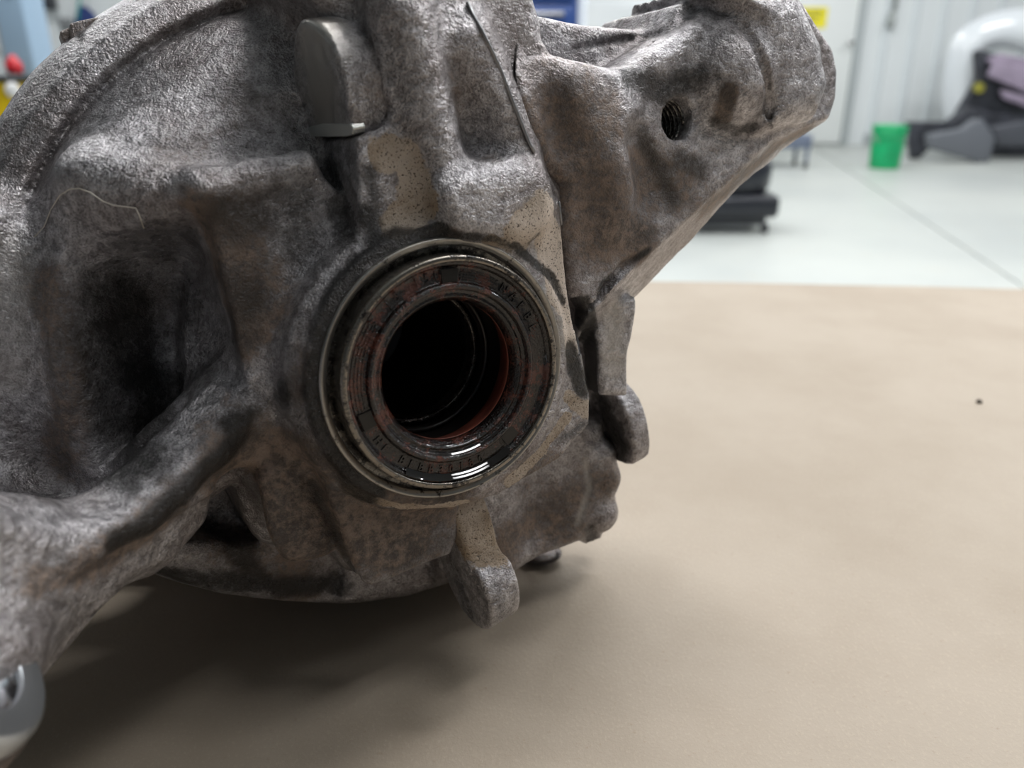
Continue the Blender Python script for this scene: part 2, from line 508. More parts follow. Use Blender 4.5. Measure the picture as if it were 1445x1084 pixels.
# floor of poured slabs with a recessed saw-cut joint running through the view
j0 = floor_at(1230, 262); j1 = floor_at(1445, 405)
jd = (j1-j0); jd.z = 0; jd.normalize()
def joint_pt(y): return j0 + jd*((y-j0.y)/jd.y)
bm = bmesh.new()
a, b_ = joint_pt(Y0), joint_pt(Y1)
a.x = max(X0+0.5, min(X1-0.5, a.x)); b_.x = max(X0+0.5, min(X1-0.5, b_.x))
def slab(bm, pts, z0, z1):
    lo = [bm.verts.new((p[0], p[1], z0)) for p in pts]; hi = [bm.verts.new((p[0], p[1], z1)) for p in pts]
    n = len(pts); bm.faces.new(lo[::-1]); bm.faces.new(hi)
    for i in range(n): bm.faces.new((lo[i], lo[(i+1) % n], hi[(i+1) % n], hi[i]))
g = 0.006
slab(bm, [(X0, Y0), (a.x-g, Y0), (b_.x-g, Y1), (X0, Y1)], -0.05, 0)
slab(bm, [(a.x+g, Y0), (X1, Y0), (X1, Y1), (b_.x+g, Y1)], -0.05, 0)
slab(bm, [(X0, Y0), (X1, Y0), (X1, Y1), (X0, Y1)], -0.08, -0.05)
struct('floor', bm, M_FLOOR)
T = 0.12
bm = bmesh.new(); bm_box(bm, ((X0+X1)/2, Y1+T/2, 1.9), (X1-X0+2*T, T, 3.8)); struct('wall_back', bm, M_WALL)
bm = bmesh.new(); bm_box(bm, ((X0+X1)/2, Y0-T/2, 1.9), (X1-X0+2*T, T, 3.8)); struct('wall_front', bm, M_WALLD)
bm = bmesh.new(); bm_box(bm, (X0-T/2, (Y0+Y1)/2, 1.9), (T, Y1-Y0, 3.8)); struct('wall_left', bm, M_WALLD)
bm = bmesh.new(); bm_box(bm, (X1+T/2, (Y0+Y1)/2, 1.9), (T, Y1-Y0, 3.8)); struct('wall_right', bm, M_WALLD)
bm = bmesh.new(); bm_box(bm, ((X0+X1)/2, (Y0+Y1)/2, 3.85), (X1-X0+2*T, Y1-Y0+2*T, 0.1)); struct('ceiling', bm, M_CEIL)

# ------------------------------------------------------------------ bench and paper
def paper_material():
    m, nt, b = nmat('brown_kraft_paper')
    v = objvec(nt)
    mp = nt.nodes.new('ShaderNodeMapping'); mp.inputs['Scale'].default_value = (1, 0.7, 1); nt.links.new(v, mp.inputs[0])
    fib = noise(nt, mp.outputs[0], 900, 3, 0.7); fl = noise(nt, v, 420, 4, 0.7); big = noise(nt, v, 9, 4, 0.6)
    c = mix(nt, step(nt, big, 0.3, 0.7), srgb(159, 146, 130), srgb(169, 157, 142))
    c = mix(nt, mth(nt, 'MULTIPLY', step(nt, fib, 0.52, 0.7), 0.14), c, srgb(206, 190, 168))
    c = mix(nt, mth(nt, 'MULTIPLY', step(nt, fl, 0.62, 0.74), 0.35), c, srgb(140, 118, 96))
    nt.links.new(c, b.inputs['Base Color'])
    b.inputs['Roughness'].default_value = 0.62
    b.inputs['Specular IOR Level'].default_value = 0.35
    bump(nt, b, mth(nt, 'ADD', fl, fib), 0.25, 0.0006)
    return m
M_PAPER = paper_material()
pz = BENCH_Z+0.0008
f0 = floor_at(950, 398, pz); f1 = floor_at(1445, 408, pz)
fd = (f1-f0); fd.z = 0; fd.normalize(); fn = Vector((-fd.y, fd.x, 0))
pr = lambda u, v, z=0: (f0 + fd*u + fn*v)
# paper sheet: gently waved grid with thickness
bm = bmesh.new()
nu, nv = 110, 90
U0, U1, V0, V1 = -1.1, 0.95, -1.25, 0.0
grid = []
for i in range(nu+1):
    row = []
    for j in range(nv+1):
        u = U0+(U1-U0)*i/nu; v = V0+(V1-V0)*j/nv
        p = pr(u, v)
        z = 0.0006*(math.sin(u*9+v*4)+math.sin(v*11-u*3))+0.0012+0.0002*math.sin(u*31+v*17)
        row.append(bm.verts.new((p.x, p.y, BENCH_Z+max(z, 0.0003))))
    grid.append(row)
for i in range(nu):
    for j in range(nv):
        bm.faces.new((grid[i][j], grid[i+1][j], grid[i+1][j+1], grid[i][j+1]))
o = bm_obj('paper_sheet', bm, M_PAPER, smooth=True)
tag(o, 'sheet of brown kraft paper spread over the bench under the metal housing', 'paper')
M_BENCH = simple('bench_top', (0.30, 0.31, 0.32), 0.5, bscale=80, bstr=0.1)
M_STEEL = simple('painted_steel_grey', (0.22, 0.24, 0.26), 0.45, 0.3)
bc = pr((U0+U1)/2, (V0+V1)/2)
ang = math.atan2(fd.y, fd.x)
bench = empty('workbench', (bc.x, bc.y, 0), 'steel-legged workbench under the brown paper', 'workbench', rot=(0, 0, ang))
L, W = (U1-U0), (V1-V0)
box('bench_top', (0, 0, BENCH_Z-0.022), (L-0.03, W-0.03, 0.04), M_BENCH, bench, 0.003)
for sx in (-1, 1):
    for sy in (-1, 1):
        box('leg', (sx*(L/2-0.12), sy*(W/2-0.1), (BENCH_Z-0.042)/2), (0.05, 0.05, BENCH_Z-0.042), M_STEEL, bench, 0.003)
for sy in (-1, 1):
    box('rail', (0, sy*(W/2-0.1), 0.2), (L-0.29, 0.03, 0.05), M_STEEL, bench, 0.003)
# ------------------------------------------------------------------ the axle housing
base_pt = world(F(560, 800, 0.05)); base_pt.z = BENCH_Z
HOUSE = empty('differential_housing', base_pt, 'large dirty cast aluminium differential housing with an oily round axle bore, on brown paper', 'housing')
HMW = Matrix.Translation(-base_pt) @ VIEW

VOX = 0.00105
fld = Field((-0.235, -0.150, -0.430), (0.075, 0.185, -0.130), VOX)
# bell body turned about the bore axis
fld.revolve([(0, .030), (.044, .030), (.060, .040), (.085, .044), (.100, .055), (.1075, .067), (.1108, .0750), (.1126, .0752), (.1150, .0725), (.120, .076), (.125, .085), (.1268, .095), (.1268, .13), (0, .13)], B0, NB, 0.0012, 0.006)
# underside: the body is cut off below
fld.prism(FN([(-60, 860), (200, 832), (330, 832), (450, 838), (560, 830), (700, 800), (870, 740), (880, 1100), (-60, 1100)], .07), NB, .10, .001, .012, 'sub', front=-.05)
# right of the bore nothing of the bell stands out
fld.prism(FN([(870, 300), (1300, 300), (1300, 900), (840, 900), (860, 600)], .06), NB, .12, .001, .01, 'sub', front=-.06)
# deep pocket
fld.prism(FN([(40, 350), (110, 318), (170, 300), (290, 268), (435, 226), (500, 300), (470, 480), (350, 545), (235, 635), (140, 705), (60, 700), (42, 540)], .045, 1), [-.12, .12, 1], .075, .004, .006, 'sub', taper=0.30, front=-.02)
# block below the ledge and the ledge brow
fld.prism(FN([(284, 264), (432, 226), (500, 290), (470, 420), (440, 520), (352, 548), (322, 420)], .024), NB, .07, .0015, .006)
fld.chain([F(165, 296, .046), F(220, 282, .038), F(288, 266, .027), F(360, 247, .0262), F(428, 226, .0262)], [.0025, .003, .0026, .0022, .002], .007)
fld.ellipsoid(F(235, 262, .052), [NB, UB, RB], (.014, .010, .026), .018)
# boss flare round the bore
fld.revolve([(0, .009), (.0405, .009), (.0445, .013), (.047, .026), (.052, .040), (.064, .056), (.064, .075), (0, .075)], B0, NB, 0.0015, 0.007)
# left column at the edge of the bell
fld.prism(FN([(-80, 250), (10, 300), (30, 350), (42, 420), (48, 560), (46, 700), (60, 800), (-80, 800)], .064), NB, .06, .008, .012)
# lower left arm
A1, A2, A3 = F(350, 560, .022), F(0, 800, -.016), F(235, 790, .018)
nrm = unit(np.cross(A2-A1, A3-A1)); nrm = nrm if nrm[2] > 0 else -nrm
def PL(poly, n, p0, sm=0):
    if sm: poly = smooth_poly(poly, sm)
    out = []
    for x, y in poly:
        r = ray(x, y); out.append(r*(np.dot(p0, n)/np.dot(r, n)))
    return out
fld.prism(PL([(440, 560), (352, 568), (300, 630), (245, 682), (198, 722), (150, 748), (90, 758), (40, 740), (-120, 690), (-120, 1010), (20, 975), (62, 956), (143, 862), (190, 815), (245, 800), (300, 735), (350, 660), (440, 620)], nrm, A1), nrm, .018, .004, .006)
fld.prism(PL([(60, 790), (-120, 720), (-120, 1010), (20, 990), (54, 956), (134, 862), (205, 838), (270, 826), (260, 790), (150, 800)], nrm, A1-nrm*.004), nrm, .07, .008, .010)
fld.chain(PL([(352, 574), (302, 636), (248, 690), (200, 730), (130, 760)], nrm, A1-nrm*.002), .0036, .004)
# parting ridge along the arm
fld.chain(PL([(20, 818), (130, 778), (215, 735), (300, 690)], nrm, A1), .0012, .002)
fld.chain(PL([(138, 824), (190, 802)], nrm, A1-nrm*.003), .0010, .002)
# near lower left foot that carries the bushing
fld.capsule(P(-10, 800, .190), P(-70, 930, .172), .014, .017, .014)
# neck above the bore
fld.prism(FN([(520, -60), (545, 130), (600, 250), (640, 335), (800, 400), (792, 262), (757, 210), (714, 95), (655, -60)], .010), NB, .09, .005, .006)
fld.prism(FN([(400, -60), (470, 30), (540, 130), (560, -60)], .024), NB, .09, .005, .008)
fld.prism(FN([(620, -60), (650, 60), (760, 262), (800, 330), (800, 200), (765, 60), (750, -60)], .0125), NB, .05, .003, .004)
g1, g2, g3 = F(505, 195, .0150), F(640, 338, .0075), F(512, 370, .0075)
gn = unit(np.cross(g2-g1, g3-g1)); gn = gn if gn[2] > 0 else -gn
fld.prism(PL([(498, 196), (532, 180), (552, 150), (602, 250), (642, 338), (560, 350), (514, 374), (509, 300), (504, 240)], gn, g1), NB, .05, .0012, .002)
fld.capsule(F(608, 40, -.004), F(696, 215, -.001), .0085, .0105, .020, 'sub')
fld.capsule(F(575, 20, .010), F(620, 210, .010), .007, .006, .010)
fld.capsule(F(660, 60, .012), F(735, 215, .012), .0065, .005, .008)
fld.prism(FN([(612, 262), (650, 235), (720, 222), (770, 228), (790, 262), (795, 300), (770, 345), (700, 345), (640, 335)], .001, 2), NB, .05, .006, .007)
# flange face round the bore
fld.prism(FN([(590, 340), (735, 302), (762, 284), (790, 284), (803, 420), (834, 560), (832, 600), (790, 648), (705, 700), (640, 716), (590, 712), (600, 500)], .008), NB, .05, .0012, .003)
fld.revolve([(0, .007), (.0415, .007), (.0415, .03), (0, .03)], B0, NB, 0.0008, 0.0015)
# lower casing and the two pads
fld.prism(FN([(350, 552), (318, 590), (280, 650), (350, 670), (400, 690), (470, 700), (560, 700), (600, 600), (440, 520)], .027, 1), NB, .08, .006, .010)
fld.prism(FN([(235, 792), (330, 660), (430, 640), (640, 660), (700, 800), (560, 815), (400, 815)], .060, 1), NB, .08, .010, .010)
fld.prism(FN([(392, 640), (348, 690), (362, 745), (384, 786), (400, 800), (432, 798), (476, 785), (492, 770), (450, 690), (430, 655)], .023, 1), NB, .07, .004, .002)
fld.prism(FN([(440, 640), (462, 710), (484, 770), (500, 815), (517, 834), (560, 820), (610, 798), (650, 782), (655, 690), (590, 640), (500, 600)], .015, 1), NB, .07, .004, .002)
fld.capsule(F(432, 672, .020), F(496, 800, .022), .0022, .003, .004, 'sub')
fld.capsule(F(330, 690, .030), F(372, 800, .040), .006, .008, .008, 'sub')
fld.prism(FN([(262, 812), (258, 790), (305, 735), (345, 706), (362, 760), (384, 800), (398, 815)], .03), NB, .045, .004, .006, 'sub', front=-.05)
fld.prism(FN([(180, 806), (300, 806), (400, 806), (480, 794), (500, 822), (517, 838), (500, 940), (180, 940)], .03), NB, .026, .003, .004, 'sub', front=-.05)
fld.prism(FN([(517, 838), (560, 824), (640, 792), (650, 940), (517, 940)], .03), NB, .022, .003, .004, 'sub', front=-.05)
# body right below the bore
fld.prism(FN([(640, 650), (720, 640), (800, 580), (862, 590), (864, 640), (858, 680), (838, 765), (735, 814), (650, 830)], .034), NB, .09, .008, .006)
fld.chain([F(829, 628, .0345), F(837, 662, .0345), F(834, 700, .0345), F(820, 735, .0355), F(809, 744, .037)], .0017, .0018)
fld.chain([F(850, 640, .036), F(853, 675, .037), F(843, 715, .040)], .0055, .004)
fld.capsule(F(770, 650, .028), F(775, 760, .030), .005, .007, .014, 'sub')
fld.capsule(F(842, 722, .040), F(842, 722, .062), .0085, .0085, .003)
fld.capsule(F(856, 700, .046), F(856, 700, .060), .0035, .0035, .002)
fld.prism(FN([(800, 735), (822, 730), (850, 760), (828, 769)], .038), NB, .06, .001, .003)
# bore tunnel
fld.revolve([(0, -.02), (.0365, -.02), (.0365, .012), (.026, .014), (.026, .095), (0, .095)], B0, NB, 0.0, 0.0012, 'sub')
# casting flats under the top and bottom ear cuts
fld.wobble(.0003, .010, 3); fld.wobble(.00015, .004, 5)
# unseen belly added to keep light from passing beneath, resting on the paper
IV = np.array(VIEW.inverted())
def V_(x, y, z): return (IV @ np.array([x, y, z, 1]))[:3]
fld.chain([V_(-.23, .30, BENCH_Z+.0028+.038), V_(-.17, .33, BENCH_Z+.0028+.037), V_(-.10, .345, BENCH_Z+.0028+.0365), V_(-.02, .35, BENCH_Z+.0028+.0365)], .0325, .012)
me, vv = fld.mesh('carrier_casting')
strokes = [
 (GRIME_SHADE, [(160, 60), (60, 250)], 60, .15), (GRIME_SHADE, [(250, 210), (330, 150)], 60, .35),
 (OIL_SHADE, [(330, 130), (400, 170), (330, 200)], 40, .45), (OIL_SHADE, [(180, 210), (300, 200), (400, 180)], 30, .38),
 (GRIME_SHADE, [(60, 400), (100, 560), (90, 650)], 45, .6), (OIL_SHADE, [(330, 300), (400, 290), (420, 340)], 50, .62), (OIL_SHADE, [(350, 420), (330, 480)], 40, .6), (GRIME_SHADE, [(330, 300), (380, 440)], 60, .62), (OIL_SHADE, [(230, 320), (250, 420)], 40, .6), (OIL_SHADE, [(120, 470), (150, 600), (160, 670)], 40, .62),  # ledge block face and pocket also darkened with painted shade
 (OIL_SHADE, [(170, 420), (220, 580), (180, 650)], 70, .8), (OIL_SHADE, [(260, 330), (270, 450)], 40, .6),  # shade painted into the deep pocket
 (OIL_SHADE, [(340, 620), (270, 690), (210, 740), (160, 765)], 24, .9), (OIL_SHADE, [(400, 560), (330, 600)], 30, .85), (OIL_SHADE, [(200, 600), (250, 540), (180, 660)], 40, .8),  # oil on the arm; the last stroke paints pocket shade
 (GRIME_SHADE, [(360, 590), (320, 640), (240, 710), (120, 790)], 34, .62), (GRIME_SHADE, [(400, 620), (470, 660)], 50, .75),
 (GRIME_SHADE, [(400, 720), (430, 780)], 60, .8), (OIL_SHADE, [(230, 805), (330, 822), (400, 828), (480, 822)], 22, .8), (OIL_SHADE, [(290, 740), (330, 770), (360, 810)], 24, .7), (OIL_SHADE, [(330, 700), (320, 780)], 30, .45), (OIL_SHADE, [(440, 680), (500, 810)], 10, .6), (GRIME_SHADE, [(560, 700), (540, 790), (620, 760)], 60, .62), (GRIME_SHADE, [(300, 760), (420, 815)], 60, .55),  # underside and pad recess get painted shade over the dirt
 (GRIME_SHADE, [(40, 820), (150, 800)], 30, .5),
 (GRIME_SHADE, [(340, 640), (420, 700), (560, 760), (600, 720)], 80, .85), (GRIME_SHADE, [(60, 820), (160, 780), (250, 720)], 34, .75), (GRIME_SHADE, [(700, 780), (780, 720), (840, 680)], 50, .6), (GRIME_SHADE, [(300, 320), (350, 460)], 60, .8),  # grime that also darkens lower casing and ledge block as painted shade
 # oily collar round the bore
 (OIL_SHADE, [(505, 372), (470, 420), (452, 480), (450, 540), (463, 600), (492, 655), (530, 690)], 24, 1.0),
 (OIL_SHADE, [(505, 372), (560, 340), (620, 325)], 20, .75), (OIL_SHADE, [(480, 450), (476, 520), (490, 600)], 22, 1.0), (OIL_SHADE, [(508, 368), (472, 425), (455, 490), (455, 560), (470, 620), (505, 675)], 16, 1.4), (OIL_SHADE, [(515, 362), (570, 335), (625, 322)], 12, 1.3), (OIL_SHADE, [(470, 700), (560, 740)], 12, .3),
 (OIL_SHADE, [(725, 345), (752, 368), (778, 392), (796, 428)], 7, 1.3), (OIL_SHADE, [(790, 345), (803, 420), (812, 480)], 6, .5),
 (OIL_SHADE, [(803, 495), (812, 520), (824, 550)], 15, 1.2), (OIL_SHADE, [(760, 330), (745, 345)], 6, .6),
 (TAN, [(735, 335), (765, 300), (782, 350), (792, 420)], 32, 1.0), (TAN, [(690, 338), (740, 345)], 12, .9), (TAN, [(800, 440), (805, 500)], 18, .85),
 (TAN, [(800, 590), (760, 640), (720, 680)], 12, .75), (TAN, [(800, 560), (830, 580)], 16, .7),
 (TAN, [(500, 688), (545, 709), (600, 717), (650, 713)], 14, 1.0), (OIL_SHADE, [(560, 345), (640, 330), (700, 338), (745, 362), (780, 400)], 9, .7),
 (OIL_SHADE, [(560, 705), (640, 705)], 4, .5),
 (BARE_LIGHT, [(748, 320), (772, 300), (778, 350), (795, 430), (805, 480)], 26, .8), (BARE_LIGHT, [(15, 360), (20, 540)], 26, .35),  # last stroke is light painted on the left column
 (GRIME_SHADE, [(640, 110), (690, 225)], 26, .42), (GRIME_SHADE, [(570, 60), (640, 0)], 40, .3),
 (GRIME_SHADE, [(760, 660), (790, 740)], 60, .6), (BARE_LIGHT, [(826, 650), (832, 690), (815, 738)], 5, .5), (OIL_SHADE, [(790, 620), (830, 600)], 14, .5), (OIL_SHADE, [(830, 745), (835, 760)], 12, .6),
 (GRIME_SHADE, [(600, 325), (640, 330)], 14, .7),
 (OIL_SHADE, [(345, 560), (420, 540), (430, 620)], 22, .5), (OIL_SHADE, [(440, 560), (470, 640), (520, 700)], 26, .9),
 (GRIME_SHADE, [(430, 500), (420, 560)], 30, .5), (OIL_SHADE, [(520, 300), (530, 340), (600, 335)], 20, .9), (OIL_SHADE, [(520, 240), (530, 300)], 16, .7), (TAN, [(540, 215), (575, 220), (600, 290), (560, 320)], 34, .8), (OIL_SHADE, [(470, 240), (495, 330)], 30, .7),
]
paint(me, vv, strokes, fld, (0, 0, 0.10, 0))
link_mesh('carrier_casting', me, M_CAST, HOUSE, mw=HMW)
print('carrier', len(vv))

# right half of the housing with the mounting arm
f2 = Field((0.0, -0.03, -0.390), (0.165, 0.160, -0.190), VOX)
arm = [(716, 92), (757, 210), (792, 262), (806, 420), (838, 440), (850, 560), (885, 545), (915, 490), (1036, 345), (1084, 262), (1150, 222), (1174, 172), (1185, 138), (1187, 100), (1180, 68), (1164, 40), (1120, -25), (1000, 20), (958, 52), (900, 90), (820, 100), (735, 100)]
f2.prism(FN(arm, .010), NB, .075, .004, .004)
f2.prism(FN([(690, -60), (738, -60), (742, 10), (775, 75), (740, 118), (712, 95)], .013), NB, .05, .003, .005)
# web behind the arm and the upright post
f2.prism(FN([(700, 10), (745, 18), (830, 36), (960, 45), (1000, 60), (900, 130), (735, 130)], .034), NB, .06, .002, .003)
f2.capsule(F(690, -60, .024), F(722, 40, .024), .0085, .0085, .005)
f2.prism(FN([(750, 26), (800, 33), (850, 39), (900, 44), (940, 43), (952, 38), (958, -300), (750, -300)], .045), [0.02, -.05, 1], .08, .001, .004, 'sub', front=-.08)
# barrel end, its step, and the inner ball of the arm
f2.prism(FN([(1030, -30), (1066, 40), (1084, 110), (1088, 192), (1168, 172), (1188, 120), (1178, 55), (1140, -30)], .000), NB, .06, .012, .0012)
f2.ellipsoid(F(1005, 105, .022), [NB, UB, RB], (.023, .023, .0225), .0025)
f2.prism(FN([(945, 40), (960, 5), (1025, -4), (1040, 32)], .020), NB, .045, .002, .002)
f2.ellipsoid(F(905, 118, -.001), [NB, UB, RB], (.008, .012, .018), .012, 'sub')
f2.chain([F(752, 82, .020), F(800, 88, .016), F(860, 78, .018), F(930, 62, .024)], [.0006, .0012, .0012, .0008], .001, 'sub')
f2.ellipsoid(F(862, 235, .014), [NB, UB, RB], (.009, .020, .0075), .010)
f2.ellipsoid(F(790, 160, .013), [NB, UB, RB], (.005, .013, .015), .012)
f2.capsule(F(905, 200, .006), F(935, 270, .006), .004, .006, .008, 'sub')
f2.capsule(F(770, 110, .006), F(800, 200, .006), .003, .004, .008, 'sub')
# slanting lower right facet
q1, q2, q3 = F(1092, 188, .006), F(846, 424, .010), F(985, 330, .024)
q3 = F(1010, 330, .050)
cn = unit(np.cross(q2-q1, q3-q1)); cn = cn if cn[0] > 0 else -cn
r1, r2, r3 = F(1088, 188, .003), F(1178, 153, .003), F(1142, 203, .034)
dn = unit(np.cross(r2-r1, r3-r1)); dn = dn if dn[1] < 0 else -dn
f2.wedge([(q1, cn), (r1, dn)], [F(1200, 100, 0), F(800, 600, 0), F(900, 500, .05)], .01, .0008)
# narrow machined strip down to the right ear
f2.prism(FN([(838, 436), (848, 420), (900, 420), (896, 470), (888, 500), (888, 560), (850, 560)], .020), NB, .05, .002, .002)
# crack-like groove between facet and face
f2.chain([F(916, 352, .009), F(880, 378, .011), F(850, 402, .013), F(838, 432, .012)], [.0008, .0018, .0024, .0024], .0015, 'sub')
f2.chain([F(1035, 212, .005), F(1010, 240, .006), F(992, 262, .008)], [.001, .0016, .0008], .001, 'sub')
f2.groove([(1034, 30), (1052, 40), (1068, 62), (1079, 90), (1085, 120), (1086, 150), (1084, 184)], .0018)
f2.groove([(736, 62), (744, 73), (775, 74), (810, 69), (850, 61), (890, 54), (925, 49)], .0009)
# threaded hole
hax = unit([.62, -.08, .75]); hc = f2.hit(958, 168)
f2.capsule(hc+hax*.02, hc-hax*.022, .0066, .0066, .001, 'sub')
f2.wobble(.0003, .010, 7); f2.wobble(.00015, .004, 9)
me, vv = f2.mesh('side_casting')
strokes = [
 (GRIME_SHADE, [(820, 170), (840, 330)], 90, .62), (GRIME_SHADE, [(900, 250), (960, 260)], 70, .6), (GRIME_SHADE, [(870, 330), (900, 340)], 50, .75),
 (OIL_SHADE, [(890, 110), (940, 130), (985, 110)], 26, .72), (OIL_SHADE, [(900, 130), (860, 115)], 20, .4), (OIL_SHADE, [(905, 190), (935, 250), (950, 280)], 18, .6),
 (OIL_SHADE, [(960, 225), (990, 240)], 22, .62), (OIL_SHADE, [(1010, 170), (1040, 185), (1060, 180)], 12, .7), (OIL_SHADE, [(1010, 100), (1030, 140)], 14, .55),
 (GRIME_SHADE, [(1030, 130), (1020, 165)], 18, .8), (GRIME_SHADE, [(1130, 190), (1000, 290), (900, 440)], 40, .62),
 (GRIME_SHADE, [(740, 150), (770, 220)], 20, .6), (OIL_SHADE, [(725, 120), (745, 200)], 12, .5),
 (BARE_LIGHT, [(866, 440), (864, 520)], 20, .5), (OIL_SHADE, [(820, 425), (830, 470), (837, 550)], 15, 1.4), (OIL_SHADE, [(915, 352), (850, 402), (832, 440)], 7, .9),
 (OIL_SHADE, [(1070, 60), (1086, 110), (1086, 180)], 4, .6),  # shadow line painted along the barrel step
 (GRIME_SHADE, [(760, 300), (800, 380)], 30, .5),
]
paint(me, vv, strokes, f2, (0, 0, 0.12, 0))
link_mesh('side_casting', me, M_CAST, HOUSE, mw=HMW)
print('side', len(vv))

def stain_shade(me, v=(0, 0, .45, 0)):
    a = me.color_attributes.new('stain_shade', 'FLOAT_COLOR', 'POINT'); a.data.foreach_set('color', list(v)*len(me.vertices))
def prism_mesh(name, pts, n, depth, mat, bev=.0006, label=None):
    bm = bmesh.new(); n = unit(n)
    a = [bm.verts.new(tuple(p)) for p in pts]; b = [bm.verts.new(tuple(p-n*depth)) for p in pts]
    k = len(a); bm.faces.new(a); bm.faces.new(b[::-1])
    for i in range(k): bm.faces.new((a[i], b[i], b[(i+1) % k], a[(i+1) % k]))
    me = bpy.data.meshes.new(name); bmesh.ops.recalc_face_normals(bm, faces=bm.faces); bm.to_mesh(me); bm.free()
    stain_shade(me); o = link_mesh(name, me, mat, HOUSE, False, HMW)
    m = o.modifiers.new('b', 'BEVEL'); m.width = bev; m.segments = 2
    if label: o['label'] = label
    return o
# ---- the ears round the bore: plates whose flat side faces left
NL = unit([-.78, -.34, .52])
def ear(name, polys, depth, strokes, n=NL, rnd=.0016, label=None, base=(0, 0, .1, 0), cuts=(), extra=()):
    allp = np.concatenate([np.array(p) for p in polys]+[np.array(e[0]) for e in extra])
    ap = np.concatenate([allp, allp-n*depth])
    f = Field(ap.min(0)-.006, ap.max(0)+.006, .0006)
    for i, p in enumerate(polys): f.prism(p, n, depth, rnd, .003)
    for q_, n_, d_ in extra: f.prism(q_, n_, d_, rnd, .001)
    for c in cuts: f.prism(c[0], n, c[1], .0005, .0015, 'sub', front=c[2])
    f.wobble(.0002, .006, len(allp))
    me, vv = f.mesh(name)
    paint(me, vv, strokes, f, base)
    o = link_mesh(name, me, M_CAST, HOUSE, mw=HMW)
    if label: o['label'] = label
    return o
def plane_poly(poly, n, p0, sm=0): return PL(poly, n, p0, sm)
e0 = F(455, 120, .026)
top_poly = smooth_poly([(412, 60), (418, 30), (432, 24), (452, 38), (472, 66), (486, 105), (496, 160), (499, 190), (498, 193), (426, 193), (424, 190), (418, 150), (411, 100)], 1)
low_poly = [(428, 188), (497, 188), (504, 250), (509, 320), (511, 352), (482, 335), (452, 270)]
n_low = unit([-.80, .04, .60]); p_low = F(500, 200, .0205)
ear('mounting_lug', [plane_poly(top_poly, NL, e0)], .014,
    [(BARE_LIGHT, [(445, 40), (445, 100), (460, 160)], 48, 1.0), (BARE_LIGHT, [(430, 186), (490, 184)], 8, .9), (OIL_SHADE, [(460, 215), (490, 330)], 40, .55), (OIL_SHADE, [(520, 320), (560, 340)], 30, .8), (TAN, [(560, 220), (580, 280), (560, 320)], 26, .75), (OIL_SHADE, [(520, 230), (530, 300)], 14, .5), (GRIME_SHADE, [(530, 120), (560, 190)], 25, .4)],
    label='upper lug with a pale oval cut face', cuts=())
e1 = F(650, 790, .018)
bot_poly = smooth_poly([(600, 690), (628, 700), (640, 725), (652, 762), (662, 800), (676, 812), (688, 840), (694, 868), (690, 891), (676, 890), (655, 868), (636, 836), (622, 796), (604, 740)], 1)
ear('mounting_lug', [plane_poly(bot_poly, NL, e1)], .013,
    [(TAN, [(660, 715), (700, 705), (695, 770), (670, 760)], 40, 1.0), (OIL_SHADE, [(620, 740), (660, 860)], 22, .5), (OIL_SHADE, [(700, 830), (710, 870)], 18, .45)],
    label='lower lug with a tan worn front edge', cuts=[])
NR = NL
e2 = F(880, 600, .026)
r_poly = smooth_poly([(820, 525), (850, 540), (868, 556), (884, 580), (893, 612), (896, 650), (889, 659), (860, 648), (838, 636), (820, 600)], 1)
ear('mounting_lug', [plane_poly(r_poly, NR, e2)], .009,
    [(OIL_SHADE, [(850, 570), (870, 620), (870, 640)], 26, .95), (OIL_SHADE, [(900, 640), (912, 600)], 8, .3)], n=NR,
    label='right lug, rounded, with a black oily side')

lip = PL([(421, 193), (429, 184), (438, 178), (452, 175), (494, 175), (498, 182), (497, 190), (490, 193)], NL, e0+NL*.0006)
ml = prism_mesh('machined_lip', lip, NL, .004, simple('bright_cut_metal', (.62, .63, .60), .35, .7, bscale=700, bstr=.15), .0003, 'pale bright lip at the foot of the cut face')
# ---- bore: case ring, rubber seal, inner rings, tunnel
def bfr(x, y, z):          # z = forward along the bore axis
    return tuple(B0+RB*x+UB*y+NB*z)
def bore_lathe(name, prof, mat, seg=128, closed=False, smooth=True, bev=0):
    bm = bmesh.new(); bm_lathe(bm, prof, bfr, seg, closed)
    me = bpy.data.meshes.new(name); bmesh.ops.recalc_face_normals(bm, faces=bm.faces); bm.to_mesh(me); bm.free()
    o = link_mesh(name, me, mat, HOUSE, smooth, HMW)
    m = o.modifiers.new('b', 'BEVEL'); m.width = 0.0002; m.segments = 2; m.limit_method = 'ANGLE'; m.angle_limit = math.radians(25)
    return o
def machined(name, col, r0, dirt):
    m, nt, b = nmat(name); v = objvec(nt)
    n1 = noise(nt, v, 260, 5, 0.75); n2 = noise(nt, v, 1400, 2)
    k = step(nt, n1, dirt-.05, dirt+.05)
    nt.links.new(mix(nt, k, col, srgb(34, 30, 28)), b.inputs['Base Color'])
    nt.links.new(mth(nt, 'SUBTRACT', 0.9, mth(nt, 'MULTIPLY', k, 0.9)), b.inputs['Metallic'])
    b.inputs['Roughness'].default_value = r0
    bump(nt, b, mth(nt, 'ADD', n1, mth(nt, 'MULTIPLY', n2, 0.4)), 0.35, 0.0005)
    return m
M_RING = machined('worn_steel', srgb(170, 166, 160), 0.3, .62)
M_OILST = machined('oily_steel', srgb(120, 118, 114), 0.22, .50)
M_CASE = machined('oily_case_steel', srgb(138, 132, 124), 0.25, .56)
M_DARK = simple('oil_blackened_metal', (0.012, 0.011, 0.010), 0.3)
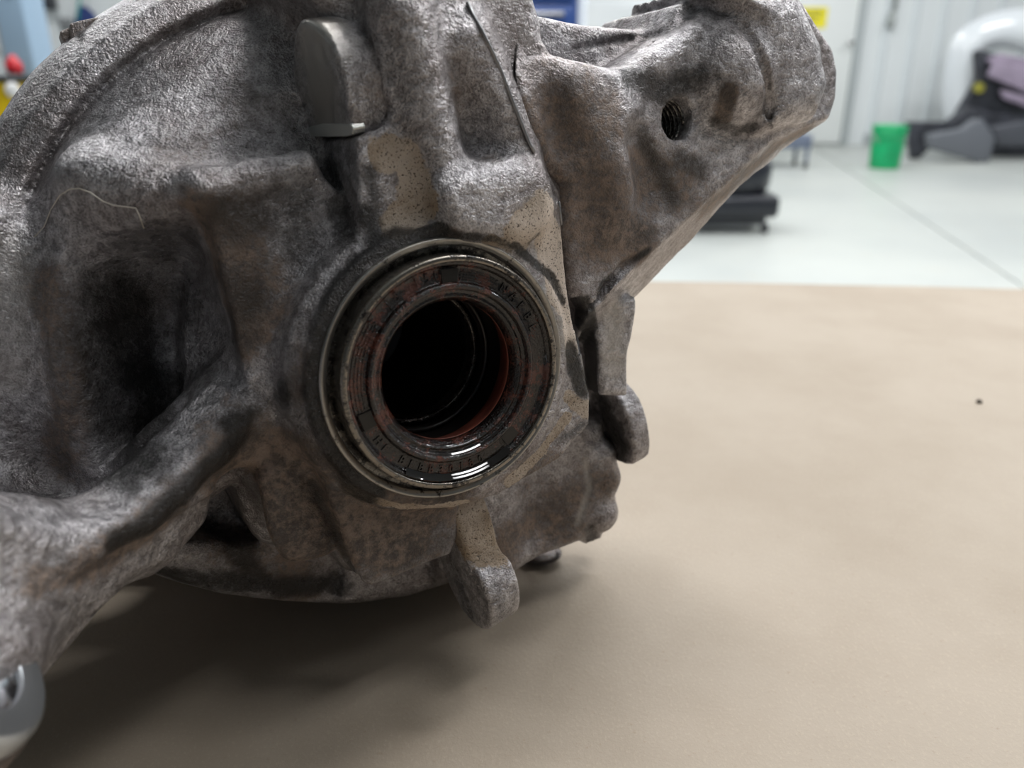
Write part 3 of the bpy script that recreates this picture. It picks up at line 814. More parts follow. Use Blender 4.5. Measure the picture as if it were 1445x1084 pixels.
def seal_material():
    m, nt, b = nmat('oily_red_rubber'); v = objvec(nt)
    n1 = noise(nt, v, 170, 5, 0.75); n2 = noise(nt, v, 1300, 2); n3 = noise(nt, v, 60, 3)
    k = step(nt, mth(nt, 'ADD', n1, mth(nt, 'MULTIPLY', n3, 0.4)), .67, .84)
    nt.links.new(mix(nt, k, srgb(24, 20, 19), srgb(92, 52, 41)), b.inputs['Base Color'])
    b.inputs['Roughness'].default_value = 0.22
    b.inputs['Coat Weight'].default_value = 0.7; b.inputs['Coat Roughness'].default_value = 0.06
    bump(nt, b, mth(nt, 'ADD', n1, mth(nt, 'MULTIPLY', n2, 1.0)), 0.7, 0.0010)
    return m
M_SEAL = seal_material()
M_RUBBER = simple('dark_red_rubber', (0.26, 0.075, 0.05), 0.35, bscale=300, bstr=0.2, var=0.3, vscale=120, coat=.4)
o = bore_lathe('collar_ring', [(.0368, -.012), (.0368, -.0055), (.0378, -.0048), (.0386, -.0046), (.0390, -.0052), (.0390, -.012)], M_RING, closed=True); o['label'] = 'thin bright collar ring at the mouth of the bore'
bore_lathe('collar_land', [(.0335, -.0085), (.0370, -.0078), (.0370, -.013), (.0335, -.013)], M_OILST, closed=True)
o = bore_lathe('seal_case', [(.0325, -.004), (.0327, -.0002), (.0332, 0), (.0341, -.0001), (.0345, -.0006), (.0345, -.010), (.0325, -.010)], M_CASE, closed=True); o['label'] = 'grey steel rim of the oil seal'
prof = [(.0327, -.0012), (.0318, -.0014), (.0312, -.0024), (.0308, -.0026), (.0272, -.0026), (.0268, -.0024), (.0264, -.0012), (.0256, -.0008), (.0248, -.0012), (.0244, -.0028), (.0234, -.0030), (.0226, -.0026), (.0218, -.0036), (.0210, -.0052), (.0209, -.0066), (.0220, -.0100), (.0238, -.0140), (.0250, -.0190), (.0262, -.0190), (.0330, -.0100)]
o = bore_lathe('oil_seal', prof, M_SEAL, seg=160, closed=True); o['label'] = 'red-brown rubber oil seal wet with black oil'
o = bore_lathe('seal_lip', [(.02085, -.0069), (.0216, -.0094), (.0234, -.0138), (.0246, -.0186), (.0250, -.0186), (.0239, -.0138), (.0221, -.0096), (.0212, -.0069)], M_RUBBER, closed=True)
bore_lathe('bearing_ring', [(.0208, -.031), (.0212, -.0302), (.0222, -.0302), (.0226, -.031), (.0226, -.036), (.0208, -.036)], M_OILST, closed=True)['label'] = 'thin steel ring deep in the bore'
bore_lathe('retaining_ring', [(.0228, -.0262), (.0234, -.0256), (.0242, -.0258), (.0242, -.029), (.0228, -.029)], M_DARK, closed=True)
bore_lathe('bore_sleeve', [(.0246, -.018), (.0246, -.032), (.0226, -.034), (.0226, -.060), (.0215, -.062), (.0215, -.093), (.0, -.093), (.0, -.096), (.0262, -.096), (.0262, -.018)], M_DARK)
# raised marks in the seal face
import mathutils
def ring_text(txt, r, a0, da, size, tz, mat, name):
    """raised letters on the seal face; a in degrees, clockwise reading"""
    for i, ch in enumerate(txt):
        if ch == ' ': continue
        cu = bpy.data.curves.new('letter', 'FONT'); cu.body = ch; cu.size = size; cu.extrude = 0.00022; cu.align_x = 'CENTER'; cu.align_y = 'CENTER'; cu.resolution_u = 2
        to = bpy.data.objects.new('letter', cu); COL.objects.link(to)
        dg = bpy.context.evaluated_depsgraph_get(); me = bpy.data.meshes.new_from_object(to.evaluated_get(dg))
        bpy.data.objects.remove(to)
        a = math.radians(a0-da*i); s_ = 1 if tz > 0 else -1
        c, s = math.cos(a), math.sin(a)
        for v in me.vertices:
            lx, ly, lz = v.co
            lx *= 0.9
            rad = r+ly*s_; ang2 = a-lx*s_/r
            v.co = bfr(rad*math.cos(ang2), rad*math.sin(ang2), -.0025+lz+0.0001)
        me.materials.clear(); link_mesh(name, me, mat, HOUSE, False, HMW)
M_MARK = M_SEAL
ring_text('45J5 J5 15H', .0291, 172, 6.6, .0036, 1, M_MARK, 'raised_letter')
ring_text('NAEBE', .0291, 62, 8.0, .0038, 1, M_MARK, 'raised_letter')
ring_text('HE BEBB30180', .0291, 222, -6.6, .0034, -1, M_MARK, 'raised_letter')
# moulded blocks and ribs between the marks
def seal_block(a0, a1, r0, r1, h0, h1, mat, name='seal_tab'):
    bm = bmesh.new(); n = 8; R = []
    for i in range(n+1):
        a = math.radians(a0+(a1-a0)*i/n)
        R.append([bm.verts.new(bfr(r*math.cos(a), r*math.sin(a), z)) for r, z in ((r0, h0), (r1, h0), (r1, h1), (r0, h1))])
    for p, q in zip(R[:-1], R[1:]):
        for k in range(4): bm.faces.new((p[k], p[(k+1) % 4], q[(k+1) % 4], q[k]))
    bm.faces.new(R[0][::-1]); bm.faces.new(R[-1])
    me = bpy.data.meshes.new(name); bmesh.ops.recalc_face_normals(bm, faces=bm.faces); bm.to_mesh(me); bm.free()
    return link_mesh(name, me, mat, HOUSE, False, HMW)
for a in (99, 208, -42): seal_block(a-5, a+5, .0268, .0306, -.003, -.0019, M_DARK)
for k in range(4): seal_block(68, 92, .0276+k*.0008, .0279+k*.0008, -.003, -.0023, M_SEAL, 'seal_rib')
for k in range(3): seal_block(150, 205, .0278+k*.0010, .0281+k*.0010, -.003, -.0023, M_SEAL, 'seal_rib')
# oil lying in the lowest part of the seal grooves: narrow inclined films
M_OIL = simple('black_oil', (0.010, 0.008, 0.007), 0.02)
def oil_film(r, z, segs, a0, a1):
    pr_ = [(r, z)]
    for th, ln in segs:
        t = math.radians(th); r -= ln*math.sin(t); z -= ln*math.cos(t); pr_.append((r, z))
    for (ra, za), (rb, zb) in zip(pr_[:-1], pr_[1:]):
        bm = bmesh.new(); n = 120; R = []
        for i in range(n+1):
            a = math.radians(a0+(a1-a0)*i/n)
            R.append([bm.verts.new(bfr(q*math.cos(a), q*math.sin(a), zz)) for q, zz in ((ra, za), (rb, zb))])
        for p, q in zip(R[:-1], R[1:]): bm.faces.new((p[0], p[1], q[1], q[0]))
        me = bpy.data.meshes.new('oil_film'); bm.to_mesh(me); bm.free()
        link_mesh('oil_film', me, M_OIL, HOUSE, True, HMW)['label'] = 'glossy black oil lying at the bottom of the seal'
oil_film(.0320, -.0002, [(42.2, .0003), (43.75, .0006), (48, .0005), (45.95, .0006), (47.5, .0004)], 246, 312)
oil_film(.0252, -.0012, [(44.4, .0005), (50, .0004), (46.6, .0005)], 262, 314)
# thread in the tapped hole
hu = unit(np.cross([0, 1, 0], hax)); hv = np.cross(hax, hu)
pts = []
for k in range(0, 24*9+1):
    a = 2*math.pi*k/24
    pts.append(tuple(hc+hu*(.0066*math.cos(a))+hv*(.0066*math.sin(a))-hax*(.0035+.0018*k/24)))
bm = bmesh.new(); bm_tube(bm, pts, .00062, 6)
me = bpy.data.meshes.new('thread'); bm.to_mesh(me); bm.free(); link_mesh('thread', me, M_OILST, HOUSE, True, HMW)
# casting fin left of the seam
M_FIN = machined('casting_fin_metal', srgb(150, 150, 152), 0.38, .66)
surf = lambda fl, l: [fl.hit(a, b)*0.998 for a, b in l if fl.hit(a, b) is not None]
pts = surf(fld, [(660, 4), (668, 22), (680, 44), (694, 72), (706, 98), (722, 140), (738, 180), (748, 205), (754, 216)])
bm = bmesh.new(); bm_tube(bm, [tuple(p) for p in pts], .0006, 8)
me = bpy.data.meshes.new('casting_fin'); bm.to_mesh(me); bm.free(); link_mesh('casting_fin', me, M_FIN, HOUSE, True, HMW)
pts = surf(fld, [(788, 285), (794, 330), (800, 395), (809, 450), (818, 500), (829, 552)])
bm = bmesh.new(); bm_tube(bm, [tuple(p) for p in pts], .0005, 8)
me = bpy.data.meshes.new('casting_fin'); bm.to_mesh(me); bm.free(); link_mesh('casting_fin', me, M_FIN, HOUSE, True, HMW)
# small tabs on the rim of the bell
prism_mesh('casting_tab', FN([(98, 33), (112, 29), (142, 23), (150, 40), (104, 66)], .088), NB, .012, M_CAST)
prism_mesh('casting_tab', FN([(84, 44), (99, 38), (106, 52), (92, 66)], .094), NB, .012, M_CAST)
# lower left bushing
bn = unit([.77, .61, -.08]); bcn = P(-40, 928, .158)
bu = unit(np.cross([0, 1, 0], bn)); bv = np.cross(bn, bu)
M_ALU = simple('clean_machined_aluminium', (0.50, 0.53, 0.56), 0.28, 0.9, bscale=500, bstr=0.08)
M_ALU2 = simple('polished_sleeve', (0.75, 0.80, 0.86), 0.12, 1.0)
def bush(name, prof, mat, label=None):
    bm = bmesh.new(); bm_lathe(bm, prof, lambda x, y, z: tuple(bcn+bu*x+bv*y+bn*z), 72, True)
    me = bpy.data.meshes.new(name); bmesh.ops.recalc_face_normals(bm, faces=bm.faces); bm.to_mesh(me); bm.free()
    stain_shade(me, (0, 0, .75, 0)); o = link_mesh(name, me, mat, HOUSE, True, HMW)
    m = o.modifiers.new('b', 'BEVEL'); m.width = .0004; m.segments = 2; m.limit_method = 'ANGLE'
    if label: o['label'] = label
bush('mount_bushing', [(.0120, -.0), (.0178, 0), (.0190, -.0012), (.0195, -.004), (.0190, -.034), (.0120, -.034)], M_ALU, 'round clean metal bushing end, near the lower left corner')
bush('bushing_boss', [(.0185, -.004), (.0205, -.006), (.0215, -.012), (.0225, -.07), (.0185, -.07)], M_CAST, 'brownish cast boss round the bushing')
bush('bushing_sleeve', [(.0085, -.0035), (.0122, -.0008), (.0122, -.04), (.0085, -.04)], M_ALU2, 'bright polished inner sleeve')
# unseen neck of the drive input, added left of the bell to shade the paper
o = None
ia, ib = np.array([-.245, -.001, -.34]), np.array([-.44, -.026, -.31]); iax = unit(ia-ib)
iu = unit(np.cross([0, 1, 0], iax)); iv = np.cross(iax, iu)
bm = bmesh.new(); bm_lathe(bm, [(0, .20), (.030, .20), (.032, .198), (.032, .165), (.050, .160), (.052, .15), (.052, .12), (.060, .09), (.074, .02), (.078, -.03), (0, -.03)], lambda x, y, z: tuple(ia+iu*x+iv*y-iax*z), 64)
me = bpy.data.meshes.new('unseen_neck'); bmesh.ops.recalc_face_normals(bm, faces=bm.faces); bm.to_mesh(me); bm.free(); stain_shade(me); link_mesh('unseen_neck', me, M_CAST, HOUSE, True, HMW)
# feet below the housing that carry it on the paper
def foot(p, rt, rb, hide=False):
    top = world(p); bm = bmesh.new()
    bm_tube(bm, [(top.x, top.y, BENCH_Z+.0028), (top.x, top.y, BENCH_Z+.005), (top.x, top.y, top.z)], [rb*.92, rb, rt], 24)
    o = bm_obj('casting_foot', bm, M_CAST, HOUSE, smooth=True); o.matrix_parent_inverse = Matrix.Translation(-base_pt); stain_shade(o.data)
foot(F(764, 780, .075), .009, .0065)
# hair on the bell
pts = []
for px, py in [(48, 335), (62, 320), (72, 295), (84, 276), (98, 267), (112, 266), (128, 272), (145, 284), (160, 290), (178, 292), (192, 294), (198, 308), (203, 322)]:
    h_ = fld.hit(px, py)
    if h_ is not None: pts.append(tuple(world(h_*0.9965)))
M_HAIR = simple('pale_hair', (0.72, 0.68, 0.60), 0.5)
o = tube('loose_hair', pts, .00016, M_HAIR, seg=5)
tag(o, 'single pale curved hair lying on the left side of the metal housing', 'hair')
del fld, f2
# ------------------------------------------------------------------ fixtures overhead
M_FIX = simple('fixture_white', (0.75, 0.76, 0.78), 0.4)
for i, (x, y, L, a) in enumerate(STRIPS):
    e = empty('ceiling_light', (x, y, CEIL_Z), 'twin tube strip light on the workshop ceiling', 'ceiling light', 'strip lights on the workshop ceiling', rot=(0, 0, math.radians(-a)))
    box('light_housing', (0, 0, 0), (L+0.06, 0.34, 0.2), M_FIX, e, 0.01)

# ------------------------------------------------------------------ back wall: ribs, door, notice
YW = Y1
M_RIB = simple('white_metal_cladding', (0.70, 0.75, 0.77), 0.4)
M_DOOR = simple('white_door_paint', (0.78, 0.81, 0.80), 0.4)
M_FRAME = simple('door_frame_grey', (0.42, 0.46, 0.47), 0.45)
# cladding sheets with upright ribs right of the door
dr = at_y(1193, 200, YW)
bm = bmesh.new()
x = dr.x+0.22
while x < X1-0.05:
    prof = [(x, 0), (x+.02, -.025), (x+.07, -.025), (x+.09, 0)]
    lo = [bm.verts.new((a, YW+b, 0.12)) for a, b in prof]; hi = [bm.verts.new((a, YW+b, 3.75)) for a, b in prof]
    for i in range(3): bm.faces.new((lo[i], lo[i+1], hi[i+1], hi[i]))
    bm.faces.new(lo); bm.faces.new(hi[::-1]); bm.faces.new((lo[3], lo[0], hi[0], hi[3]))
    x += 0.305
o = struct('trim_1', bm, M_RIB)
bm = bmesh.new(); bm_box(bm, ((dr.x+0.2+X1)/2, YW-0.012, 0.06), (X1-dr.x-0.2, 0.024, 0.12)); struct('baseboard_back', bm, M_FRAME)
# door
door = empty('door_1', (dr.x-0.55, YW, 0)); door['kind'] = 'structure'
box('door_leaf', (-0.02, -0.03, 1.06), (0.98, 0.045, 2.08), M_DOOR, door, 0.004)
for sx in (-1, 1): box('door_jamb', (sx*0.53-0.02, -0.04, 1.08), (0.07, 0.08, 2.16), M_FRAME, door, 0.004)
box('door_head', (-0.02, -0.04, 2.18), (1.13, 0.08, 0.07), M_FRAME, door, 0.004)
bm = bmesh.new(); hz = at_y(1196, 60, YW).z
bm_tube(bm, [(0.40, -0.055, hz), (0.40, -0.11, hz)], 0.014, 12); bm_lathe(bm, [(0, -.022), (.024, -.02), (.03, 0), (.024, .02), (0, .022)], lambda a, b, c: (0.40+a, -0.12+c, hz+b), 16)
bm_obj('door_knob', bm, simple('steel_knob', (.5, .5, .5), .25, 1), door, True)
# notice on the door
sg0, sg1 = at_y(1128, 10, YW-.06), at_y(1165, 40, YW-.06)
M_YEL = simple('yellow_notice', (0.85, 0.75, 0.03), 0.5)
M_BLK = simple('black_print', (0.05, 0.05, 0.05), 0.6)
nt_ = empty('warning_notice', ((sg0.x+sg1.x)/2, YW-.056, sg0.z), 'yellow notice with dark lines of print on the white door', 'sign')
wS, hS = abs(sg1.x-sg0.x), abs(sg1.z-sg0.z)
box('sheet', (0, 0, -hS/2), (wS, .004, hS), M_YEL, nt_)
for k in range(3):
    box('print_line', (-.01*k, -.003, -hS*(.22+.2*k)), (wS*(.7-.12*k), .002, hS*.06), M_BLK, nt_)
# hanging pull handle on the wall
M_HAND = simple('grey_plastic_handle', (0.38, 0.41, 0.40), 0.5)
hp = at_y(1257, 30, YW-.06)
ho = empty('pull_cord_handle', (hp.x, hp.y, hp.z), 'grey hanging cord with a rounded pull handle on the ribbed wall', 'handle')
bm = bmesh.new(); bm_tube(bm, [(0.02, 0, .1), (.03, .0, .8), (.03, .06, 1.2)], .022, 10); bm_obj('cord', bm, M_HAND, ho, True)
bm = bmesh.new(); bm_lathe(bm, [(0, .12), (.03, .1), (.045, .03), (.05, -.02), (.035, -.06), (0, -.07)], seg=20); bm_obj('grip', bm, M_HAND, ho, True)

# ------------------------------------------------------------------ green bucket
M_GREEN = simple('green_plastic', (0.0, 0.40, 0.14), 0.35)
M_GREEND = simple('green_plastic_print', (0.01, 0.26, 0.10), 0.5)
M_WIRE = simple('wire', (0.5, 0.5, 0.5), 0.3, 1)
bp = floor_at(1256, 240)
bk = empty('bucket', (bp.x, bp.y+.14, 0), 'bright green plastic bucket standing on the grey floor near the back wall', 'bucket')
bm = bmesh.new()
bm_lathe(bm, [(0, .002), (.125, .002), (.130, .008), (.138, .19), (.142, .29), (.150, .292), (.150, .302), (.143, .304), (.144, .325), (.152, .327), (.152, .337), (.145, .339), (.146, .36), (.155, .362), (.156, .372), (.143, .372), (.138, .29), (.126, .012), (0, .012)], seg=48)
bm_obj('body', bm, M_GREEN, bk, True)
bm = bmesh.new(); bm_tube(bm, [(.158*math.cos(a), -.158*abs(math.sin(a))*.5-.02, .33-.16*math.sin(a)) for a in [math.pi*k/16 for k in range(17)]], .003, 8)
bm_obj('bail_handle', bm, M_WIRE, bk, True)
bm = bmesh.new()
for k in range(6):
    for s in range(10):
        a = math.radians(-112+s*4.4); z = .09+k*.022; r = .1355+z*.02
        a2 = a+math.radians(3.2)
        v = [bm.verts.new((r*math.cos(t), r*math.sin(t), zz)) for t, zz in ((a, z), (a2, z), (a2, z+.008), (a, z+.008))]; bm.faces.new(v)
bm_obj('print_lines', bm, M_GREEND, bk)

# ------------------------------------------------------------------ white car body panel leaning on the wall
M_WHITE = simple('white_car_paint', (0.70, 0.74, 0.77), 0.2, coat=0.4)
M_CARW = simple('pale_grey_car_paint', (0.50, 0.53, 0.54), 0.35)
yf = 9.0
outer = [(1338, 196), (1326, 160), (1328, 110), (1336, 62), (1352, 40), (1385, 22), (1420, 12), (1460, 10), (1500, 20), (1560, 40), (1590, 90)]
inner = [(1346, 186), (1362, 160), (1374, 128), (1381, 100), (1380, 74), (1392, 70), (1412, 66), (1450, 80), (1480, 84), (1540, 100), (1560, 130)]
bm = bmesh.new(); rows = []
for (ox, oy), (ix, iy) in zip(outer, inner):
    row = []
    for k in range(7):
        t = k/6; p = at_y(ox+(ix-ox)*t, oy+(iy-oy)*t, yf); p.y = yf-0.14*math.sin(math.pi*min(1, t*.8+.05))
        row.append(bm.verts.new(p))
    rows.append(row)
for a, b in zip(rows[:-1], rows[1:]):
    for k in range(6): bm.faces.new((a[k], a[k+1], b[k+1], b[k]))
o = bm_obj('bumper_cover', bm, M_WHITE, smooth=True)
md = o.modifiers.new('s', 'SOLIDIFY'); md.thickness = .012; md.offset = 0
md = o.modifiers.new('b', 'SUBSURF'); md.levels = 1; md.render_levels = 2
tag(o, 'large curved white car bumper cover leaning upright against the back wall', 'bumper')

# heap of dark and mauve trim parts in front of it
def slab_px(name, poly, Y, th, mat, label, cat, group=None, bev=.02, tilt=0.0):
    pts = [at_y(px, py, Y) for px, py in poly]
    for p in pts:
        if p.z < .12: p.z = .004
    bm = bmesh.new()
    a = [bm.verts.new(p+Vector((0, tilt*(p.z), 0))) for p in pts]; b = [bm.verts.new(p+Vector((0, th+tilt*p.z, 0))) for p in pts]
    n = len(a); bm.faces.new(a); bm.faces.new(b[::-1])
    for i in range(n): bm.faces.new((a[i], b[i], b[(i+1) % n], a[(i+1) % n]))
    o = bm_obj(name, bm, mat, bevel=bev, seg=3)
    return tag(o, label, cat, group)
M_BLKP = simple('black_textured_plastic', (0.035, 0.038, 0.048), 0.45, var=.3, vscale=12)
M_GRYP = simple('grey_plastic', (0.13, 0.14, 0.16), 0.4)
M_MAUVE = simple('mauve_grey_lining', (0.30, 0.25, 0.33), 0.7, var=.12, vscale=9)
slab_px('trim_panel', [(1378, 72), (1386, 70), (1460, 92), (1540, 96), (1540, 200), (1390, 185), (1352, 160), (1382, 110)], 8.75, .10, M_BLKP, 'tall black plastic inner panel behind the mauve strips', 'car part')
slab_px('lining_strip', [(1392, 84), (1412, 76), (1460, 84), (1460, 100), (1410, 100)], 8.68, .05, M_MAUVE, 'uppermost and narrowest mauve lining strip on the black panel', 'car part')
slab_px('lining_strip', [(1404, 86), (1460, 96), (1460, 136), (1394, 108)], 8.62, .05, M_MAUVE, 'wide mauve lining strip in the middle of the heap', 'car part')
slab_px('lining_strip', [(1412, 126), (1470, 142), (1470, 160), (1416, 140)], 8.64, .05, M_MAUVE, 'lowest mauve lining strip above the dark parts', 'car part')
g0 = floor_at(1360, 206)
slab_px('grille_piece', [(1280, 172), (1345, 172), (1345, 178), (1300, 211), (1288, 211)], 8.30, .06, M_BLKP, 'thin black trim piece lying just behind the green bucket', 'car part', bev=.008)
slab_px('bracket_arm', [(1310, 190), (1360, 182), (1378, 168), (1388, 168), (1405, 195), (1400, 216), (1384, 216), (1312, 210)], 8.02, .10, M_GRYP, 'grey angled plastic arm lying on the floor in front of the heap', 'car part', bev=.02)
slab_px('dark_moulding', [(1330, 180), (1368, 150), (1400, 160), (1460, 168), (1460, 206), (1380, 206), (1340, 204)], 8.5, .12, M_BLKP, 'low black moulding under the mauve strips', 'car part', bev=.02)
slab_px('dark_moulding', [(1400, 180), (1445, 172), (1500, 176), (1500, 207), (1410, 207)], 8.2, .12, simple('charcoal_plastic', (0.07, 0.075, 0.09), .5), 'charcoal moulding at the right end of the heap, on the floor', 'car part', bev=.02)
c0 = at_y(1381, 124, 8.715)
bm = bmesh.new(); bm_lathe(bm, [(0, -.03), (.045, -.03), (.05, -.02), (.05, .02), (0, .02)], lambda a, b, c: (c0.x+a, c0.y+c, c0.z+b), 20)
tag(bm_obj('plastic_cap', bm, simple('olive_yellow_cap', (0.32, 0.30, 0.04), .5), smooth=False), 'small olive yellow round cap on the dark parts', 'cap')

# ------------------------------------------------------------------ black padded creeper seat and its drum (behind the arm)
M_VINYL = simple('black_vinyl', (0.012, 0.014, 0.020), 0.32)
sb = floor_at(1040, 332)
st = empty('rolling_stool', (sb.x, sb.y+.2, 0), 'low black rolling stool with a padded seat, on the grey floor behind the housing', 'stool')
sx0 = (at_y(985, 300, sb.y).x-sb.x)-.25; sx1 = at_y(1100, 300, sb.y).x-sb.x
zt = at_y(1040, 275, sb.y).z; zt2 = at_y(1040, 300, sb.y).z
cxs = (sx0+sx1)/2; ws = sx1-sx0
box('tray', (cxs, 0, (zt+zt2)/2-.02), (ws, .42, zt-zt2+.03), M_VINYL, st, .03)
box('base', (cxs-.02, 0, .115), (ws-.07, .36, .13), M_VINYL, st, .03)
for kx in (-1, 1):
    for ky in (-1, 1):
        bm = bmesh.new(); bm_lathe(bm, [(0, -.015), (.03, -.015), (.03, .015), (0, .015)], lambda a, b, c: (cxs+kx*(ws/2-.06)+c, ky*.15+a, .032+b), 16); bm_obj('caster', bm, M_VINYL, st)
dz1 = at_y(1040, 222, sb.y+.2).z
dx = at_y(1040, 255, sb.y+.2).x-sb.x
bm = bmesh.new(); bm_lathe(bm, [(0, zt-.01), (.16, zt-.01), (.185, zt+.03), (.19, dz1-.05), (.17, dz1), (0, dz1+.01)], seg=40)
bm_obj('seat_pad', bm, M_VINYL, st, True, loc=(dx, 0, 0))

# grey-blue cart behind it with one visible leg
M_CART = simple('slate_blue_steel', (0.16, 0.19, 0.26), 0.4, 0.2)
cb = floor_at(1131, 238)
ct = empty('cart', (cb.x, cb.y, 0), 'slate blue low cart with thin legs, partly hidden behind the end of the metal arm', 'cart')
zc = at_y(1131, 200, cb.y).z
box('shelf', (-.25, .15, zc), (.62, .34, .12), M_CART, ct, .01)
for kx in (.03, -.53):
    for ky in (0, .3): 
        box('leg', (kx, ky, (zc-.06)/2+.03), (.03, .03, zc-.12), M_CART, ct, .003)
        bm = bmesh.new(); bm_lathe(bm, [(0, -.012), (.032, -.012), (.032, .012), (0, .012)], lambda a, b, c: (kx+c, ky+a, .033+b), 16); bm_obj('wheel', bm, M_VINYL, ct)

# ------------------------------------------------------------------ top centre: blue cabinet, white post, white car
M_BLUE = simple('deep_blue_paint', (0.010, 0.045, 0.19), 0.35)
yb = 5.2
l = at_y(650, 37, yb); r = at_y(815, 37, yb)
cab = empty('tool_cabinet', ((l.x+r.x)/2, yb+.25, 0), 'tall deep blue steel cabinet behind the upright post of the housing', 'cabinet')
wc = r.x-l.x
box('body', (0, 0, .80), (wc, .5, 1.50), M_BLUE, cab, .01)
for k in range(5): 
    dd = box('drawer', (0, -.262, .22+k*.29), (wc-.06, .02, .27), M_BLUE, cab, .006)
    hh = box('handle', (0, -.285, .31+k*.29), (wc-.16, .02, .02), M_WIRE, dd, .004)
for kx in (-1, 1):
    for ky in (-1, 1):
        bm = bmesh.new(); bm_lathe(bm, [(0, -.015), (.045, -.015), (.045, .015), (0, .015)], lambda a, b, c: (kx*(wc/2-.08)+c, ky*.18+a, .047+b), 16); bm_obj('caster', bm, M_VINYL, cab)
q0 = at_y(816, 30, 5.3); q1 = at_y(826, 30, 5.3)
M_POST = simple('white_post_paint', (0.80, 0.86, 0.92), 0.4)
po = empty('steel_post', ((q0.x+q1.x)/2+.005, 5.32, 0), 'slim white square steel post at the right edge of the blue cabinet', 'post')
box('upright', (0, 0, 1.3), (q1.x-q0.x, .05, 2.56), M_POST, po, .003)
box('foot_plate', (0, 0, .006), (.14, .14, .012), M_POST, po, .002)
# white car
M_GLASS = simple('dark_blue_glass', (0.015, 0.035, 0.10), 0.15)
yc = 8.4
w0 = at_y(832, 70, yc); w1 = at_y(1040, 70, yc)
car = empty('car', (w1.x-1.45, yc+.5, 0), 'white car parked by the back wall, seen above the arm of the housing', 'car')
hw = 1.7
def car_sec():
    zb = at_y(880, 22, yc).z
    return [(-hw, .25), (-hw-.05, .7), (-hw+.1, .95), (-hw+.9, 1.02), (-.75, 1.45), (.8, 1.50), (1.5, 1.05), (hw+.15, .95), (hw+.2, .5), (hw+.1, .25)]
sec = smooth_poly(car_sec(), 2)
bm = bmesh.new(); rings = []
for yy, sc_ in ((-.80, .90), (-.76, .98), (-.5, 1.0), (.5, 1.0), (.76, .98), (.80, .90)):
    rings.append([bm.verts.new((x*sc_, yy*(1-.12*max(0, (z-.9))/.6), .25+(z-.25)*sc_)) for x, z in sec])
for a, b in zip(rings[:-1], rings[1:]):
    n = len(a)
    for i in range(n): bm.faces.new((a[i], a[(i+1) % n], b[(i+1) % n], b[i]))
bm.faces.new(rings[0]); bm.faces.new(rings[-1][::-1])
bm_obj('body', bm, M_CARW, car, True)
for sx in (-1.05, 1.1):
    for sy in (-.7, .7):
        bm = bmesh.new(); bm_lathe(bm, [(0, -.1), (.22, -.11), (.31, -.1), (.325, -.06), (.325, .06), (.31, .1), (.22, .11), (0, .1)], lambda a, b, c: (sx+a, sy+c*1.0, .325+b), 32); bm_obj('wheel', bm, M_VINYL, car, True)
wl = at_y(868, 40, yc); wr = at_y(930, 20, yc)
zc0 = .98
pts = [(-.36, 1.05), (-.30, 1.16), (-.20, 1.19), (-.04, 1.20), (.02, 1.27), (.12, 1.31), (.19, 1.26), (.21, 1.05)]
bm = bmesh.new()
offx = (at_y(928, 30, yc).x-car.location.x)-.2
a = [bm.verts.new((x+offx, -.815, z)) for x, z in pts]; b = [bm.verts.new((x+offx, -.80, z)) for x, z in pts]
n = len(a); bm.faces.new(a); bm.faces.new(b[::-1])
for i in range(n): bm.faces.new((a[i], b[i], b[(i+1) % n], a[(i+1) % n]))
bm_obj('window', bm, M_GLASS, car, bevel=.006)['label'] = 'dark blue side window'

# ------------------------------------------------------------------ upper left: lift column and things round it
M_LBLUE = simple('pale_blue_paint', (0.30, 0.42, 0.55), 0.4)
yl = 4.6
l0 = at_y(12, 30, yl); l1 = at_y(58, 60, yl)
lc = empty('lift_column', ((l0.x+l1.x)/2, yl, 0), 'pale blue steel column of a vehicle lift at the upper left', 'column')
box('upright', (0, 0, 1.6), (l1.x-l0.x, .22, 3.1), M_LBLUE, lc, .012)
box('base_plate', (0, .02, .012), (.5, .5, .024), M_LBLUE, lc, .004)
for bz in (.9, 1.25, 1.6):
    bm = bmesh.new(); bm_lathe(bm, [(0, -.012), (.014, -.012), (.014, 0), (0, 0)], lambda a, b, c: (.01+a, -.11+c, bz+b), 6); bm_obj('bolt', bm, M_WIRE, lc)
M_GREYD = simple('grey_equipment', (0.28, 0.30, 0.31), 0.5)
p0 = at_y(3, 78, 5.2)
sh = empty('equipment_rack', (p0.x-.3, 5.4, 0), 'grey steel rack left of the pale blue lift column', 'rack')
box('shelf', (0, 0, at_y(3, 74, 5.2).z), (.66, .4, .03), M_GREYD, sh, .004)
box('shelf', (0, 0, .4), (.66, .4, .03), M_GREYD, sh, .004)
for kx in (-1, 1):
    for ky in (-1, 1): box('leg', (kx*.31, ky*.18, .9), (.03, .03, 1.8), M_GREYD, sh, .003)
M_RED = simple('red_plastic', (0.55, 0.02, 0.03), 0.4)
M_YELP = simple('yellow_plastic', (0.80, 0.55, 0.01), 0.4)
yq = 4.3
yq = 3.9; b0, b1 = at_y(-60, 135, yq), at_y(45, 108, yq)
bx = empty('yellow_crate', ((b0.x+b1.x)/2, yq+.25, 0), 'yellow plastic bin on a stand below the pale blue lift column', 'bin')
zb1, wq = b1.z, b1.x-b0.x
box('body', (0, 0, zb1-.16), (wq, .4, .30), M_YELP, bx, .02)
box('rim', (0, 0, zb1-.01), (wq+.03, .43, .03), simple('dark_rim', (.04, .045, .05), .5), bx, .008)
box('stand', (0, 0, (zb1-.33)/2), (wq*.8, .34, zb1-.33), M_GREYD, bx, .01)
bm = bmesh.new(); bm_lathe(bm, [(0, .0), (.03, .002), (.036, .02), (.036, .05), (.02, .065), (.016, .08), (0, .085)], seg=20)
rz = at_y(-10, 105, yq)
